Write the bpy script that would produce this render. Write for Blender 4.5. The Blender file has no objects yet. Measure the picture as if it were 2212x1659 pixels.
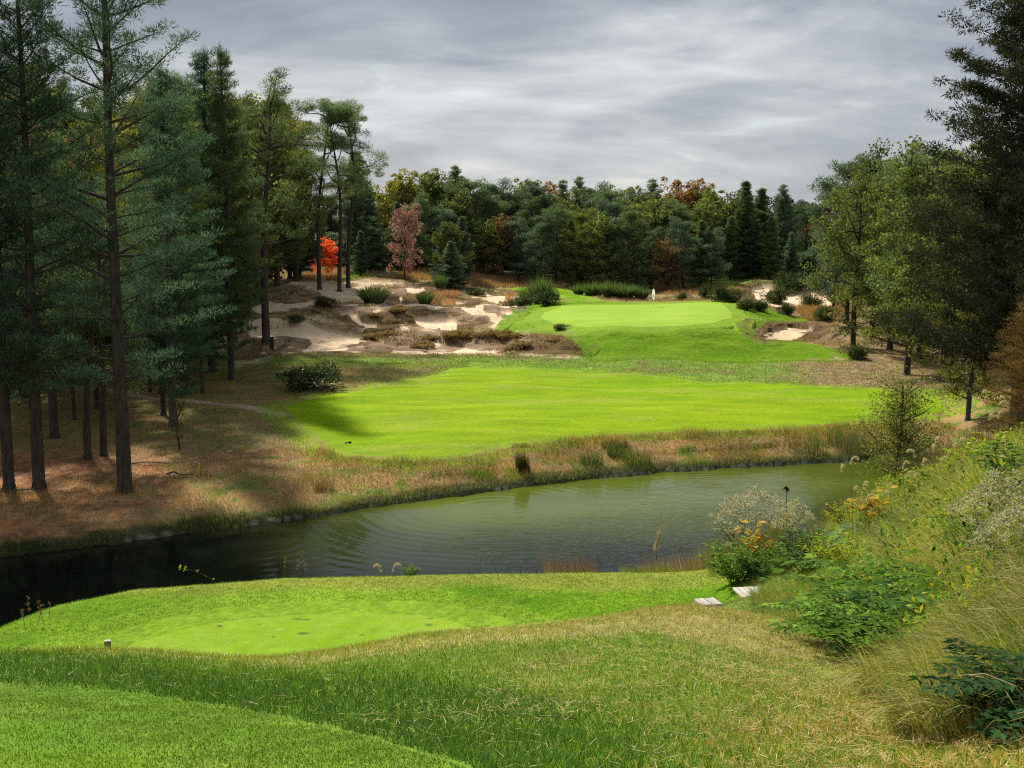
import bpy, math, random
import numpy as np
from mathutils import Vector, Matrix
S = bpy.context.scene
COL = S.collection
R = math.radians
rng = np.random.default_rng(7)
# ------------------------------------------------------------------ camera
CAM = np.array([0.0, 0.0, 14.0]); FPX = 2484.0
PITCH = math.atan(309.5/FPX)
cd = bpy.data.cameras.new('camera'); cam = bpy.data.objects.new('camera', cd); COL.objects.link(cam)
cam.location = CAM; cam.rotation_euler = (R(90)-PITCH, 0, 0)
cd.sensor_width = 36; cd.lens = 36*FPX/2212; cd.clip_start = 0.1; cd.clip_end = 5000
S.camera = cam
FW = np.array([0, math.cos(PITCH), -math.sin(PITCH)]); UP = np.array([0, math.sin(PITCH), math.cos(PITCH)])
def ray(px, py):
    return FW + np.array([1.0, 0, 0])*(px-1106)/FPX - UP*(py-829.5)/FPX
def P(px, py, Y):                       # survey point: sight line through a picture point, taken at distance Y
    d = ray(px, py); return CAM + d*(Y/d[1])
def PZ(px, py, z):
    d = ray(px, py); return CAM + d*((z-CAM[2])/d[2])
# ------------------------------------------------------------------ noise
def _hash(ix, iy, seed):
    n = (ix.astype(np.int64)*374761393 + iy.astype(np.int64)*668265263 + seed*1274126177) & 0x7fffffff
    n = ((n ^ (n >> 13))*1274126177) & 0x7fffffff
    return ((n ^ (n >> 16)) & 0xffff)/65535.0
def vnoise(x, y, seed=0):
    ix = np.floor(x); iy = np.floor(y); fx = x-ix; fy = y-iy
    fx = fx*fx*(3-2*fx); fy = fy*fy*(3-2*fy)
    a = _hash(ix, iy, seed); b = _hash(ix+1, iy, seed); c = _hash(ix, iy+1, seed); d = _hash(ix+1, iy+1, seed)
    return (a*(1-fx)+b*fx)*(1-fy)+(c*(1-fx)+d*fx)*fy
def fbm(x, y, oct=4, seed=0):
    s = 0; a = 0.5; t = 0
    for k in range(oct):
        s = s+a*vnoise(x*2**k+k*17.3, y*2**k-k*9.1, seed+k); t += a; a *= 0.5
    return s/t
def sstep(a, b, x):
    t = np.clip((x-a)/(b-a), 0, 1); return t*t*(3-2*t)
def poly_sd(X, Y, poly):                # signed distance, positive inside
    poly = np.asarray(poly, float); n = len(poly)
    d2 = np.full(X.shape, 1e12); ins = np.zeros(X.shape, bool)
    for i in range(n):
        x0, y0 = poly[i]; x1, y1 = poly[(i+1) % n]
        ex, ey = x1-x0, y1-y0; wx, wy = X-x0, Y-y0
        t = np.clip((wx*ex+wy*ey)/(ex*ex+ey*ey+1e-12), 0, 1)
        d2 = np.minimum(d2, (wx-ex*t)**2+(wy-ey*t)**2)
        c = ((y0 > Y) != (y1 > Y)) & (X < ex*(Y-y0)/((y1-y0) if y1 != y0 else 1e-12)+x0)
        ins ^= c
    d = np.sqrt(d2); return np.where(ins, d, -d)
def sd_box(X, Y, poly, pad=6.0):        # the same, evaluated only near the polygon
    p = np.asarray(poly, float); out = np.full(X.shape, -pad*2)
    m = (X > p[:, 0].min()-pad) & (X < p[:, 0].max()+pad) & (Y > p[:, 1].min()-pad) & (Y < p[:, 1].max()+pad)
    if m.any(): out[m] = poly_sd(X[m], Y[m], p)
    return out
def line_d(X, Y, pts, pad=8.0):
    p = np.asarray(pts, float); out = np.full(X.shape, pad*2.0)
    m = (X > p[:, 0].min()-pad) & (X < p[:, 0].max()+pad) & (Y > p[:, 1].min()-pad) & (Y < p[:, 1].max()+pad)
    xs, ys = X[m], Y[m]; d2 = np.full(xs.shape, 1e9)
    for (x0, y0), (x1, y1) in zip(p[:-1], p[1:]):
        ex, ey = x1-x0, y1-y0
        t = np.clip(((xs-x0)*ex+(ys-y0)*ey)/(ex*ex+ey*ey+1e-9), 0, 1)
        d2 = np.minimum(d2, (xs-x0-ex*t)**2+(ys-y0-ey*t)**2)
    out[m] = np.sqrt(d2); return out
# ------------------------------------------------------------------ terrain: surveyed points, thin-plate surface
CP = [ # px, py, distance
 (1106,1659,4.3),(0,1659,4.2),(0,1480,6.4),(400,1510,6.2),(1000,1640,4.6),(600,1440,8.2),(300,1408,9.0),(0,1418,8.8),
 (1200,1352,10.5),(900,1375,9.8),(1200,1450,7.2),(1450,1336,13.5),(1650,1500,6.4),(1700,1400,9.5),(1550,1320,18.5),(1620,1278,22),(1750,1262,21),
 (2212,1659,4.2),(2000,1600,5.2),(1950,1470,8.2),(2212,1420,6.6),(2100,1280,10.5),(2212,1150,10.5),(1900,1280,15.0),
 (2212,1010,16),(2050,1100,19),(1900,1180,21),(1750,1200,25),(2130,1010,25),(1980,1060,28),(1820,1120,30),(1640,1205,28),
 (2380,980,18),(2500,1200,7),(2500,900,30),
 # lower tee deck
 (233,1405,24.7),(650,1388,25.3),(1100,1357,26.1),(350,1330,26.9),(650,1302,28.0),(900,1300,28.3),(1060,1330,27.2),(0,1408,24.3),(-200,1420,24),
 (1300,1320,26.5),(1400,1257,30),(1250,1262,30),(1000,1272,29.8),(600,1281,29.4),(250,1305,28.3),(60,1370,26.2),(1500,1240,31),
]
CPZ = [ # x, y, z directly (metres)
 (0,0,12.35),(0,-5,12.7),(-6,0,12.3),(6,1,12.8),(-10,-4,12.2),(10,-4,13.3),(-6,5.5,11.7),(0,2.5,12.3),
 (-8,13,8.2),(-3,13.5,8.2),(1.2,14.5,8.2),(-9,19,5.4),(-3,19,5.4),(2,19,5.6),(4,16.5,7.8),(-6,22.3,5.15),(0,22.3,5.15),
 (-22,20,4.6),(-16,27,3.4),(-12,31,1.6),(-5,33,1.4),(2,34,1.6),(8,36,3.6),(-25,33,0.4),(-40,33,0.6),
 (12,40,4.2),(17,46,3.6),(20,54,2.2),(22.5,62,1.0),(17,36,6.4),(24,44,6.0),(30,60,4.0),(12.5,33,6.2),(20,30,8.2),
 (26,70,0.8),(27,76,0.8),(34,70,2.5),(30,85,1.6),(40,60,5),(40,30,9.5),(14,8,12.2),(20,5,13),
 # beneath the pond
 (-30,40,-.3),(-12,44,-.3),(0,50,-.3),(10,60,-.3),(17,66,-.3),
]
FAR = [ # px, py, z
 (0,1175,.55),(270,1172,.35),(500,1120,.35),(900,1070,.35),(1200,1030,.35),(1500,1005,.4),(1850,985,.4),
 (270,1060,.75),(85,1050,.8),(20,1060,.75),(500,1040,.75),(400,985,.95),(650,1010,.85),(720,1000,.95),(900,1003,1.1),(1130,965,1.2),(1300,945,1.25),(1480,938,1.3),(1700,930,1.3),(1900,905,1.3),
 (185,985,1.1),(118,940,1.3),(375,920,1.4),(600,895,1.5),(250,850,1.9),(0,850,2.0),(-250,850,2),(-250,1000,1.2),
 (600,860,1.6),(800,830,1.9),(900,812,2.05),(1000,793,2.3),(1180,797,2.2),(1400,815,2.05),(1700,830,2.0),(1900,838,2.0),(2075,885,1.8),
 (1300,870,1.7),(1000,900,1.5),(1600,880,1.65),(800,930,1.3),
 (500,815,2.1),(530,782,2.5),(750,770,2.6),(1000,765,2.6),(1300,777,2.6),(1600,779,2.6),(1820,780,2.7),(1960,820,2.3),(2040,845,2.3),(2100,870,2.3),(2250,840,3.5),
 (600,755,2.75),(800,750,2.75),(1000,755,2.75),(1150,765,2.75),
 (1270,768,2.8),(1330,715,4.65),(1250,708,4.65),(1500,713,4.65),(1590,704,4.75),(1145,690,4.85),(1200,660,5.65),(1598,690,4.95),(1580,660,5.7),(1420,655,5.75),(1300,656,5.75),(1400,680,5.2),
 (1290,745,3.55),(1500,745,3.6),(1600,745,3.5),(1700,748,3.2),(1640,722,3.9),(1700,737,3.1),(1780,715,3.3),(1700,690,4.2),(1650,668,5.2),(1830,750,3.2),(1900,760,3.0),
 (640,715,3.6),(700,715,3.5),(900,720,3.45),(1050,720,3.5),(640,690,4.5),(760,690,4.5),(880,680,4.6),(1000,680,4.55),(1080,690,4.5),(1100,665,5.0),
 (620,650,5.8),(760,655,5.6),(850,650,5.7),(1000,650,5.5),(1100,640,5.6),(640,620,7.2),(760,615,7.2),(860,612,7.3),(1000,622,6.6),(1100,615,6.6),(1200,625,6.3),(1230,648,5.85),
 (620,600,7.9),(740,592,8.2),(860,590,8.3),(1000,600,7.6),(1100,606,7.1),(1200,612,6.6),
 (560,725,3.2),(480,740,3.0),(400,740,3.2),(0,740,4.0),(-300,740,4),(450,650,6.0),(0,650,6.5),(-300,650,7),
 (1300,638,5.3),(1450,636,5.2),(1600,640,5.3),(1550,608,6.9),(1640,600,7.4),(1760,603,7.3),(1620,625,6.0),(1700,640,5.4),(1780,655,5.0),(1750,680,4.4),
 (1820,690,4.3),(1900,700,4.2),(2000,700,4.4),(2212,700,4.8),(2400,720,5),(1850,640,6.3),(2000,620,7.5),(2212,610,9),
]
def camdist(px, py, z):
    return PZ(px, py, z)
ctrl = [tuple(P(*c)) for c in CP]+list(CPZ)+[tuple(PZ(*c)) for c in FAR]
# behind the green and the hill: ground seen edge on
for px, Y, z in [(740,215,8.6),(1000,215,8.2),(1200,215,7.4),(1400,210,6.6),(1600,225,7.6),(1800,225,8.2),(2100,230,9.5),(1450,182,5.4),(1300,182,5.5),(1550,180,5.5),
                 (400,215,8.5),(0,215,8.5),(-300,215,8.5),(2500,230,9.5),(1106,320,9),(0,320,9),(2212,320,10),(-600,320,9),(2800,320,10)]:
    ctrl.append(((px-1106)/FPX*Y, Y, z))
ctrl = np.array(ctrl)
def warp(x, y):
    yy = np.maximum(y, -5.5)+8
    return np.clip(x/yy, -1.3, 1.3)*1.9, np.log(np.minimum(yy, 330.0))
def tps(r2): return 0.5*r2*np.log(r2+1e-12)
cu, cv = warp(ctrl[:, 0], ctrl[:, 1]); ncp = len(ctrl)
K = tps((cu[:, None]-cu)**2+(cv[:, None]-cv)**2)+np.eye(ncp)*2e-5
Pm = np.stack([np.ones(ncp), cu, cv], 1)
A = np.block([[K, Pm], [Pm.T, np.zeros((3, 3))]])
W = np.linalg.solve(A, np.concatenate([ctrl[:, 2], np.zeros(3)]))
def base_h(x, y):
    x = np.asarray(x, float); y = np.asarray(y, float); sh = x.shape
    u, v = warp(x.ravel(), y.ravel()); out = np.empty(u.shape)
    for i in range(0, len(u), 60000):
        a, b = u[i:i+60000], v[i:i+60000]
        out[i:i+60000] = tps((a[:, None]-cu)**2+(b[:, None]-cv)**2) @ W[:ncp] + W[ncp]+W[ncp+1]*a+W[ncp+2]*b
    return out.reshape(sh)
def G(px, py, y0=3.0, y1=240.0, hf=None):   # sight line meets the ground
    hf = hf or base_h
    d = ray(px, py); t = np.linspace(y0, y1, 900) if y1 > 60 else np.linspace(y0, y1, 300)
    q = CAM+d[None]*(t/d[1])[:, None]; dz = q[:, 2]-hf(q[:, 0], q[:, 1])
    k = np.where(dz < 0)[0]
    if len(k) == 0: k = [int(np.argmin(np.abs(dz)))]
    k = max(int(k[0]), 1)
    a, b = dz[k-1], dz[k]; s = np.clip(a/(a-b+1e-9), 0, 1)
    return q[k-1]*(1-s)+q[k]*s
def GP(pts, y0=45.0, y1=240.0):
    return [tuple(G(px, py, y0, y1)[:2]) for px, py in pts]
def C3(pts): return [(548.6+a*.2976, 493.7+b*.2976) for a, b in pts]
def C4(pts): return [((2100+a*.5877)*.5486, (900+b*.5877)*.5486) for a, b in pts]
# pond
FARSH = [tuple(PZ(px, py, 0)[:2]) for px, py in [(-500,1262),(0,1205),(130,1190),(250,1174),(400,1152),(550,1133),(700,1115),(800,1098),(900,1085),(1030,1066),(1150,1051),(1300,1033),(1450,1020),(1650,1007),(1850,997)]]
POND = FARSH+[(25,75.5),(26.5,73),(22,64),(18.5,55),(13,46),(5.5,39),(-5,36),(-16,35),(-32,34.5),(-50,34)]
FAIR = GP([(585,880),(600,905),(640,935),(690,975),(740,990),(790,995),(900,1003),(1000,993),(1130,965),(1300,945),(1480,938),(1700,930),(1900,908),(2085,885),(2050,862),(1990,850),(1900,838),(1700,830),(1500,820),(1300,800),(1180,797),(1050,793),(980,797),(900,815),(780,835),(700,850),(620,868)])
GREEN = GP([(1148,690),(1160,676),(1200,662),(1300,657.5),(1420,655.5),(1568,654),(1580,660),(1598,678),(1600,690),(1560,702),(1480,708),(1380,710),(1250,712),(1180,704)], 110, 185)
LAWN = GP([(1060,722),(1090,700),(1108,680),(1150,657),(1235,650),(1180,630),(1090,610),(1170,612),(1200,615),(1236,628),(1290,650),(1420,653),(1568,652),(1610,655),(1660,672),(1730,690),(1700,700),(1640,697),(1610,712),(1620,728),(1650,742),(1720,738),(1760,748),(1830,777),(1600,780),(1290,776),(1270,745),(1230,722),(1150,716)], 100, 190)
CH3 = [  # sand waste
 [(-120,990),(0,968),(180,915),(350,903),(560,895),(700,892),(940,893),(1130,903),(1400,913),(1850,923),(2290,930),(2270,905),(2100,890),(1850,880),(1560,835),(1300,800),(1230,760),(1100,740),(960,742),(850,755),(760,772),(700,745),(560,715),(480,680),(460,660),(330,660),(300,690),(100,705),(-120,730),(-60,900)],
 [(500,590),(640,600),(800,592),(812,640),(835,675),(890,675),(950,645),(985,655),(950,710),(960,760),(860,765),(770,775),(750,740),(690,690),(600,640)],
 [(1085,598),(1205,598),(1215,640),(1300,625),(1450,605),(1500,650),(1530,675),(1650,675),(1655,692),(1535,705),(1535,745),(1400,750),(1350,775),(1240,758),(1180,750),(1130,700),(1085,650)],
 [(1720,585),(1990,595),(2005,615),(1960,632),(1780,635),(1720,620)],
 [(1050,420),(1220,420),(1300,455),(1210,480),(1230,500),(1100,492),(1060,460)],
 [(1000,500),(1100,495),(1135,520),(1110,560),(1010,552)],
 [(1300,528),(1340,518),(1560,526),(1610,542),(1480,565),(1320,555)],
]
CARV = [.6, .75, .8, .7, .45, .6, .5]
def height0(X, Y):
    z = base_h(X, Y); wob = fbm(X/7.5, Y/7.5, 4, 5)-.5
    hill = sstep(112, 124, Y)*(1-sstep(205, 215, Y)); offl = 1-sstep(-3.0, 0.5, sd_box(X, Y, LAWN, 8))
    return z+wob*1.3*hill*offl
def GP0(pts, y0, y1): return [tuple(G(px, py, y0, y1, height0)[:2]) for px, py in pts]
CHW = [GP0(C3(p), 105, 185) for p in CH3]
for k, q in enumerate([(1640,706),(1652,712),(1660,708),(1690,706),(1770,712),(1773,722),(1730,738),(1660,738),(1645,727),(1632,720)],): pass
CHW.append(GP0([(1628,712),(1660,705),(1700,702),(1775,710),(1775,722),(1730,737),(1650,739),(1630,728)], 105, 185)); CARV.append(.6)
CHW.append(GP0([(1600,622),(1640,614),(1690,618),(1700,630),(1760,628),(1800,640),(1820,665),(1780,672),(1740,660),(1690,668),(1620,650)], 150, 235)); CARV.append(.8)
# raised shaggy islands in the sand: polygon, height
ISL = [([(725,862),(745,838),(800,828),(880,845),(935,872),(930,898),(850,888),(740,880)],.6),
 ([(825,800),(860,770),(960,765),(1060,765),(1200,775),(1240,790),(1300,845),(1390,872),(1370,880),(1220,875),(1110,850),(1095,872),(1000,862),(880,842),(830,820)],1.0),
 ([(1250,790),(1350,795),(1530,770),(1760,765),(2000,780),(2100,775),(2150,800),(2000,850),(1850,870),(1700,870),(1530,850),(1400,872),(1330,850)],.5),
 ([(1830,893),(1990,850),(2100,820),(2212,800),(2350,820),(2440,880),(2420,905),(2212,915),(2000,905)],.95),
 ([(-80,790),(200,785),(340,795),(355,825),(270,890),(100,908),(-80,950)],.4)]
ISW = [(GP0(C3(p), 105, 170), h) for p, h in ISL]
ISW.append((GP0([(1600,700),(1618,696),(1645,702),(1650,716),(1632,722),(1612,716)], 105, 170), .55))
ISW.append((GP0([(1712,706),(1740,703),(1760,709),(1735,714)], 105, 170), .4))
PATH = GP([(0,835),(120,835),(250,845),(330,862),(420,868),(500,878),(560,888),(610,898)])
DECK = [(-12.2,20),(-11.9,23),(-11.5,25.4),(-10.8,27.3),(-9.6,28.4),(-6,29.4),(-1.2,29.8),(3.5,30),(6.5,30.6),(12,30),(12,15),(-12,15)]
def sdtee(x, y): return 1.0-np.hypot((x+4.6)/6.2, (y-25.8)/2.8)
def poly_my(poly): p = np.asarray(poly); return p[:, 1].min()*.55+p[:, 1].max()*.45
def height(X, Y, full=True):
    z = height0(X, Y); lawn = sd_box(X, Y, LAWN, 8)   # dunes and hummocks in the rough waste around the green
    z = z+(fbm(X/11, Y/6, 3, 9)-.5)*.55*sstep(60, 80, Y)*(1-sstep(112, 120, Y))
    z = z+(fbm(X/30, Y/30, 3, 19)-.5)*5*sstep(230, 300, np.hypot(X, Y))
    z = z+((fbm(X/5.5, Y/3.2, 3, 88)-.5)*1.0+(np.sin(X*.55+Y*.9)*.10))*sstep(-.5, 1.5, lawn)*(1-sstep(-1.5, .3, sd_box(X, Y, GREEN, 6)))*sstep(112, 115, Y)
    z = z+(fbm(X/3.2, Y/1.6, 3, 89)-.5)*.14*sstep(0, 1, sd_box(X, Y, FAIR, 5))*(Y > 45)
    m = (Y > 104) & (Y < 240) & (np.abs(X) < 75)
    if m.any():
        xs, ys = X[m], Y[m]; dz = np.zeros(xs.shape)
        nz = (fbm(xs/1.6, ys/1.6, 3, 31)-.5)*.7
        for poly, c in zip(CHW, CARV):
            sd = sd_box(xs, ys, poly, 4)+nz*.6
            dz -= .35*c*sstep(-.05, .4, sd)*(.7+.5*sstep(0, 5, sd))
            dz += .75*c*sstep(-2.6, -.3, sd)*(1-sstep(-.1, .35, sd))*sstep(-.5, 2.5, ys-(poly_my(poly)+.15*(xs-0)*0))     # raised turf lip
        for poly, h in ISW:
            sd = sd_box(xs, ys, poly, 4)+nz*.5
            t = np.clip((sd+.35)/3.0, 0, 1); dome = np.sin(t*1.5708)**.8
            dz += .72*h*dome*(.15+1.6*fbm(xs/2.3, ys/4.5, 3, 3))
        z[m] += dz
    # tee deck above the pond
    m = (Y > 18) & (Y < 45) & (X < 12) & (X > -60)
    if m.any():
        xs, ys = X[m], Y[m]; sd = poly_sd(xs, ys, DECK)
        out_ = np.maximum(-sd-.2, 0); tgt = 5.07-.55*out_**2/(out_+.8)+(fbm(xs/2, ys/2, 3, 77)-.5)*.08*sstep(-.5, -1.5, sdtee(xs, ys))
        wgt = sstep(20.2, 23.0, ys)*(1-sstep(2.5, 8.5, xs))*sstep(-60, -45, xs)
        z[m] = z[m]*(1-wgt)+tgt*wgt
    # pond basin
    m = (Y > 25) & (Y < 90)
    if m.any():
        sd = poly_sd(X[m], Y[m], POND)+(fbm(X[m]/1.3, Y[m]/1.3, 3, 12)-.5)*.8
        zz = z[m]
        zin = -0.12-.9*sstep(0, 3, sd)
        zout = np.minimum(np.maximum(zz, .12+.12*sstep(0, 1.5, -sd)), .04+.12*sstep(0, .25, -sd)+np.maximum(-sd, 0)*.22+5*np.maximum(-sd-2.5, 0))
        z[m] = np.where(sd > 0, zin, zout)
    if full:
        rough = (fbm(X/.9, Y/.9, 3, 2)-.5)
        z = z+rough*.10*sstep(40, 60, Y)*(1-sstep(-1, 0, lawn))*(1-sstep(-.5, 0, sd_box(X, Y, FAIR, 5)))
        z = z+(fbm(X/.35, Y/.35, 2, 4)-.5)*.03*(1-sstep(30, 40, Y))
    return z
# ------------------------------------------------------------------ helpers for meshes
def new_mesh(name, V, F, cols=None, smooth=True, UV=None):
    me = bpy.data.meshes.new(name); V = np.asarray(V, np.float32); F = np.asarray(F, np.int32); k = F.shape[1]
    me.vertices.add(len(V)); me.vertices.foreach_set('co', V.ravel())
    me.loops.add(F.size); me.loops.foreach_set('vertex_index', F.ravel())
    me.polygons.add(len(F)); me.polygons.foreach_set('loop_start', np.arange(0, F.size, k, dtype=np.int32))
    me.polygons.foreach_set('loop_total', np.full(len(F), k, np.int32))
    if smooth: me.polygons.foreach_set('use_smooth', np.ones(len(F), bool))
    me.update(calc_edges=True)
    if cols is not None:
        c = np.ones((len(V), 4), np.float32); c[:, :3] = cols
        a = me.color_attributes.new('tint', 'FLOAT_COLOR', 'POINT'); a.data.foreach_set('color', c.ravel())
    return me
def link(name, me, mat=None, parent=None):
    o = bpy.data.objects.new(name, me); COL.objects.link(o)
    if mat is not None and me is not None:
        if len(me.materials) == 0: me.materials.append(mat)
    if parent is not None: o.parent = parent
    return o
def tag(o, label=None, cat=None, group=None, kind=None):
    if label: o['label'] = label
    if cat: o['category'] = cat
    if group: o['group'] = group
    if kind: o['kind'] = kind
    return o
def empty(name, loc, rz=0, sc=1):
    o = bpy.data.objects.new(name, None); COL.objects.link(o); o.location = loc; o.rotation_euler = (0, 0, rz); o.scale = (sc,)*3 if not isinstance(sc, tuple) else sc
    o.empty_display_size = .2; return o
# ------------------------------------------------------------------ materials
def newmat(name):
    m = bpy.data.materials.new(name); m.use_nodes = True; nt = m.node_tree; nt.nodes.clear()
    out = nt.nodes.new('ShaderNodeOutputMaterial'); return m, nt, out
def N(nt, t, **kw):
    n = nt.nodes.new(t)
    for k, v in kw.items():
        if k in n.inputs: n.inputs[k].default_value = v
        else: setattr(n, k, v)
    return n
def mixc(nt, blend, fac, a, b):
    n = nt.nodes.new('ShaderNodeMix'); n.data_type = 'RGBA'; n.blend_type = blend
    for s, v in ((0, fac), (6, a), (7, b)):
        if hasattr(v, 'links'): nt.links.new(v, n.inputs[s])
        else: n.inputs[s].default_value = v if s == 0 else (*v, 1)
    return n.outputs[2]
def ramp(nt, val, stops):
    n = nt.nodes.new('ShaderNodeValToRGB'); nt.links.new(val, n.inputs[0]); e = n.color_ramp.elements
    while len(e) < len(stops): e.new(.5)
    for i, (p, c) in enumerate(stops): e[i].position = p; e[i].color = (*c, 1) if len(c) == 3 else c
    return n.outputs[0]
def ground_mat(name, fine=6.0, amp=.35, bump=.35, stretch=1.0, rough=.95, bdist=.04, mottle=.35, contrast=1.0):
    m, nt, out = newmat(name); L = nt.links.new
    at = N(nt, 'ShaderNodeAttribute', attribute_name='tint'); tc = N(nt, 'ShaderNodeTexCoord')
    mp = N(nt, 'ShaderNodeMapping'); mp.inputs['Scale'].default_value = (1, stretch, 1); L(tc.outputs['Object'], mp.inputs[0])
    n1 = N(nt, 'ShaderNodeTexNoise', Scale=fine, Detail=6.0, Roughness=.7); L(mp.outputs[0], n1.inputs['Vector'])
    n2 = N(nt, 'ShaderNodeTexNoise', Scale=fine*.11, Detail=4.0, Roughness=.6); L(mp.outputs[0], n2.inputs['Vector'])
    r1 = ramp(nt, n1.outputs[0], [(.25, (1-amp,)*3), (.75, (1+amp,)*3)])
    r2 = ramp(nt, n2.outputs[0], [(.3, (1-mottle*.6, 1-mottle*.5, 1-mottle*.2)), (.7, (1+mottle*.6, 1+mottle*.45, 1+mottle*.1))])
    c = mixc(nt, 'MULTIPLY', 1.0, at.outputs['Color'], r1); c = mixc(nt, 'MULTIPLY', 1.0, c, r2)
    b = N(nt, 'ShaderNodeBsdfPrincipled', Roughness=rough); b.inputs['Specular IOR Level'].default_value = .05
    L(c, b.inputs['Base Color'])
    bp = N(nt, 'ShaderNodeBump', Strength=bump, Distance=bdist); L(n1.outputs[0], bp.inputs['Height']); L(bp.outputs[0], b.inputs['Normal'])
    L(b.outputs[0], out.inputs[0]); return m
def leaf_mat(name, a, b, trans=.35, gloss=.03, nscale=1.2, rough=.5, tcol=(1.2, 1.25, .55)):
    m, nt, out = newmat(name); L = nt.links.new
    tc = N(nt, 'ShaderNodeTexCoord'); n1 = N(nt, 'ShaderNodeTexNoise', Scale=nscale, Detail=3.0, Roughness=.7); L(tc.outputs['Object'], n1.inputs['Vector'])
    oi = N(nt, 'ShaderNodeObjectInfo')
    base = ramp(nt, n1.outputs[0], [(.36, a), (.64, b)])
    hs = N(nt, 'ShaderNodeHueSaturation'); L(base, hs.inputs['Color'])
    mr = N(nt, 'ShaderNodeMapRange'); L(oi.outputs['Random'], mr.inputs[0]); mr.inputs[3].default_value = .75; mr.inputs[4].default_value = 1.25; L(mr.outputs[0], hs.inputs['Value'])
    at = N(nt, 'ShaderNodeAttribute', attribute_name='tint')
    c = mixc(nt, 'MULTIPLY', 1.0, hs.outputs[0], at.outputs['Color'])
    d = N(nt, 'ShaderNodeBsdfDiffuse'); L(c, d.inputs[0])
    t = N(nt, 'ShaderNodeBsdfTranslucent'); L(mixc(nt, 'MULTIPLY', 1.0, c, tcol), t.inputs[0])
    mx = N(nt, 'ShaderNodeMixShader'); mx.inputs[0].default_value = trans; L(d.outputs[0], mx.inputs[1]); L(t.outputs[0], mx.inputs[2])
    g = N(nt, 'ShaderNodeBsdfGlossy', Roughness=rough); g.inputs[0].default_value = (.8, .85, .8, 1)
    fr = N(nt, 'ShaderNodeFresnel', IOR=1.4); ml = N(nt, 'ShaderNodeMath', operation='MULTIPLY'); L(fr.outputs[0], ml.inputs[0]); ml.inputs[1].default_value = gloss*4
    if gloss == 0: L(mx.outputs[0], out.inputs[0]); return m
    mx2 = N(nt, 'ShaderNodeMixShader'); L(ml.outputs[0], mx2.inputs[0]); L(mx.outputs[0], mx2.inputs[1]); L(g.outputs[0], mx2.inputs[2])
    L(mx2.outputs[0], out.inputs[0]); return m
def bark_mat(name, a, b, sc=6):
    m, nt, out = newmat(name); L = nt.links.new
    tc = N(nt, 'ShaderNodeTexCoord'); mp = N(nt, 'ShaderNodeMapping'); mp.inputs['Scale'].default_value = (1, 1, .22); L(tc.outputs['Object'], mp.inputs[0])
    n1 = N(nt, 'ShaderNodeTexNoise', Scale=sc, Detail=8.0, Roughness=.75); L(mp.outputs[0], n1.inputs['Vector'])
    v = N(nt, 'ShaderNodeTexVoronoi', Scale=sc*1.6); L(mp.outputs[0], v.inputs['Vector'])
    c = ramp(nt, n1.outputs[0], [(.35, a), (.65, b)])
    b_ = N(nt, 'ShaderNodeBsdfPrincipled', Roughness=.9); L(c, b_.inputs['Base Color']); b_.inputs['Specular IOR Level'].default_value = .2
    bp = N(nt, 'ShaderNodeBump', Strength=.8, Distance=.06); L(v.outputs[0], bp.inputs['Height']); L(bp.outputs[0], b_.inputs['Normal'])
    L(b_.outputs[0], out.inputs[0]); return m
# ------------------------------------------------------------------ world and sun
SUN_AZ, SUN_EL = R(-30), R(44)         # azimuth from +Y, clockwise
w = bpy.data.worlds.new('World'); S.world = w; w.use_nodes = True; nt = w.node_tree; nt.nodes.clear(); L = nt.links.new
out = nt.nodes.new('ShaderNodeOutputWorld'); bg = nt.nodes.new('ShaderNodeBackground'); L(bg.outputs[0], out.inputs[0])
sky = nt.nodes.new('ShaderNodeTexSky'); sky.sky_type = 'NISHITA'; sky.sun_disc = False; sky.sun_elevation = SUN_EL; sky.sun_rotation = SUN_AZ; sky.air_density = 1.2; sky.dust_density = 1.0
tc = nt.nodes.new('ShaderNodeTexCoord'); sp = nt.nodes.new('ShaderNodeSeparateXYZ'); L(tc.outputs['Generated'], sp.inputs[0])
mz = N(nt, 'ShaderNodeMath', operation='MAXIMUM'); L(sp.outputs[2], mz.inputs[0]); mz.inputs[1].default_value = 0.0
ad = N(nt, 'ShaderNodeMath', operation='ADD'); L(mz.outputs[0], ad.inputs[0]); ad.inputs[1].default_value = .22
dx = N(nt, 'ShaderNodeMath', operation='DIVIDE'); L(sp.outputs[0], dx.inputs[0]); L(ad.outputs[0], dx.inputs[1])
dy = N(nt, 'ShaderNodeMath', operation='DIVIDE'); L(sp.outputs[1], dy.inputs[0]); L(ad.outputs[0], dy.inputs[1])
cb = nt.nodes.new('ShaderNodeCombineXYZ'); L(dx.outputs[0], cb.inputs[0]); L(dy.outputs[0], cb.inputs[1])
mp = N(nt, 'ShaderNodeMapping'); L(cb.outputs[0], mp.inputs[0]); mp.inputs['Scale'].default_value = (.62, 1.0, 1); mp.inputs['Rotation'].default_value = (0, 0, R(-14)); mp.inputs['Location'].default_value = (2.3, 1.1, 0)
cn = N(nt, 'ShaderNodeTexNoise', Scale=1.15, Detail=7.0, Roughness=.58, Distortion=.7); L(mp.outputs[0], cn.inputs['Vector'])
cn2 = N(nt, 'ShaderNodeTexNoise', Scale=4.2, Detail=4.0, Roughness=.5, Distortion=.6); L(mp.outputs[0], cn2.inputs['Vector'])
mm = N(nt, 'ShaderNodeMath', operation='MULTIPLY_ADD'); L(cn2.outputs[0], mm.inputs[0]); mm.inputs[1].default_value = .38; L(cn.outputs[0], mm.inputs[2])
CG = 1.0
cc = ramp(nt, mm.outputs[0], [(.54, (.20, .225, .28)), (.64, (.27, .295, .345)), (.74, (.40, .42, .445)), (.88, (.60, .61, .62))])
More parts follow.
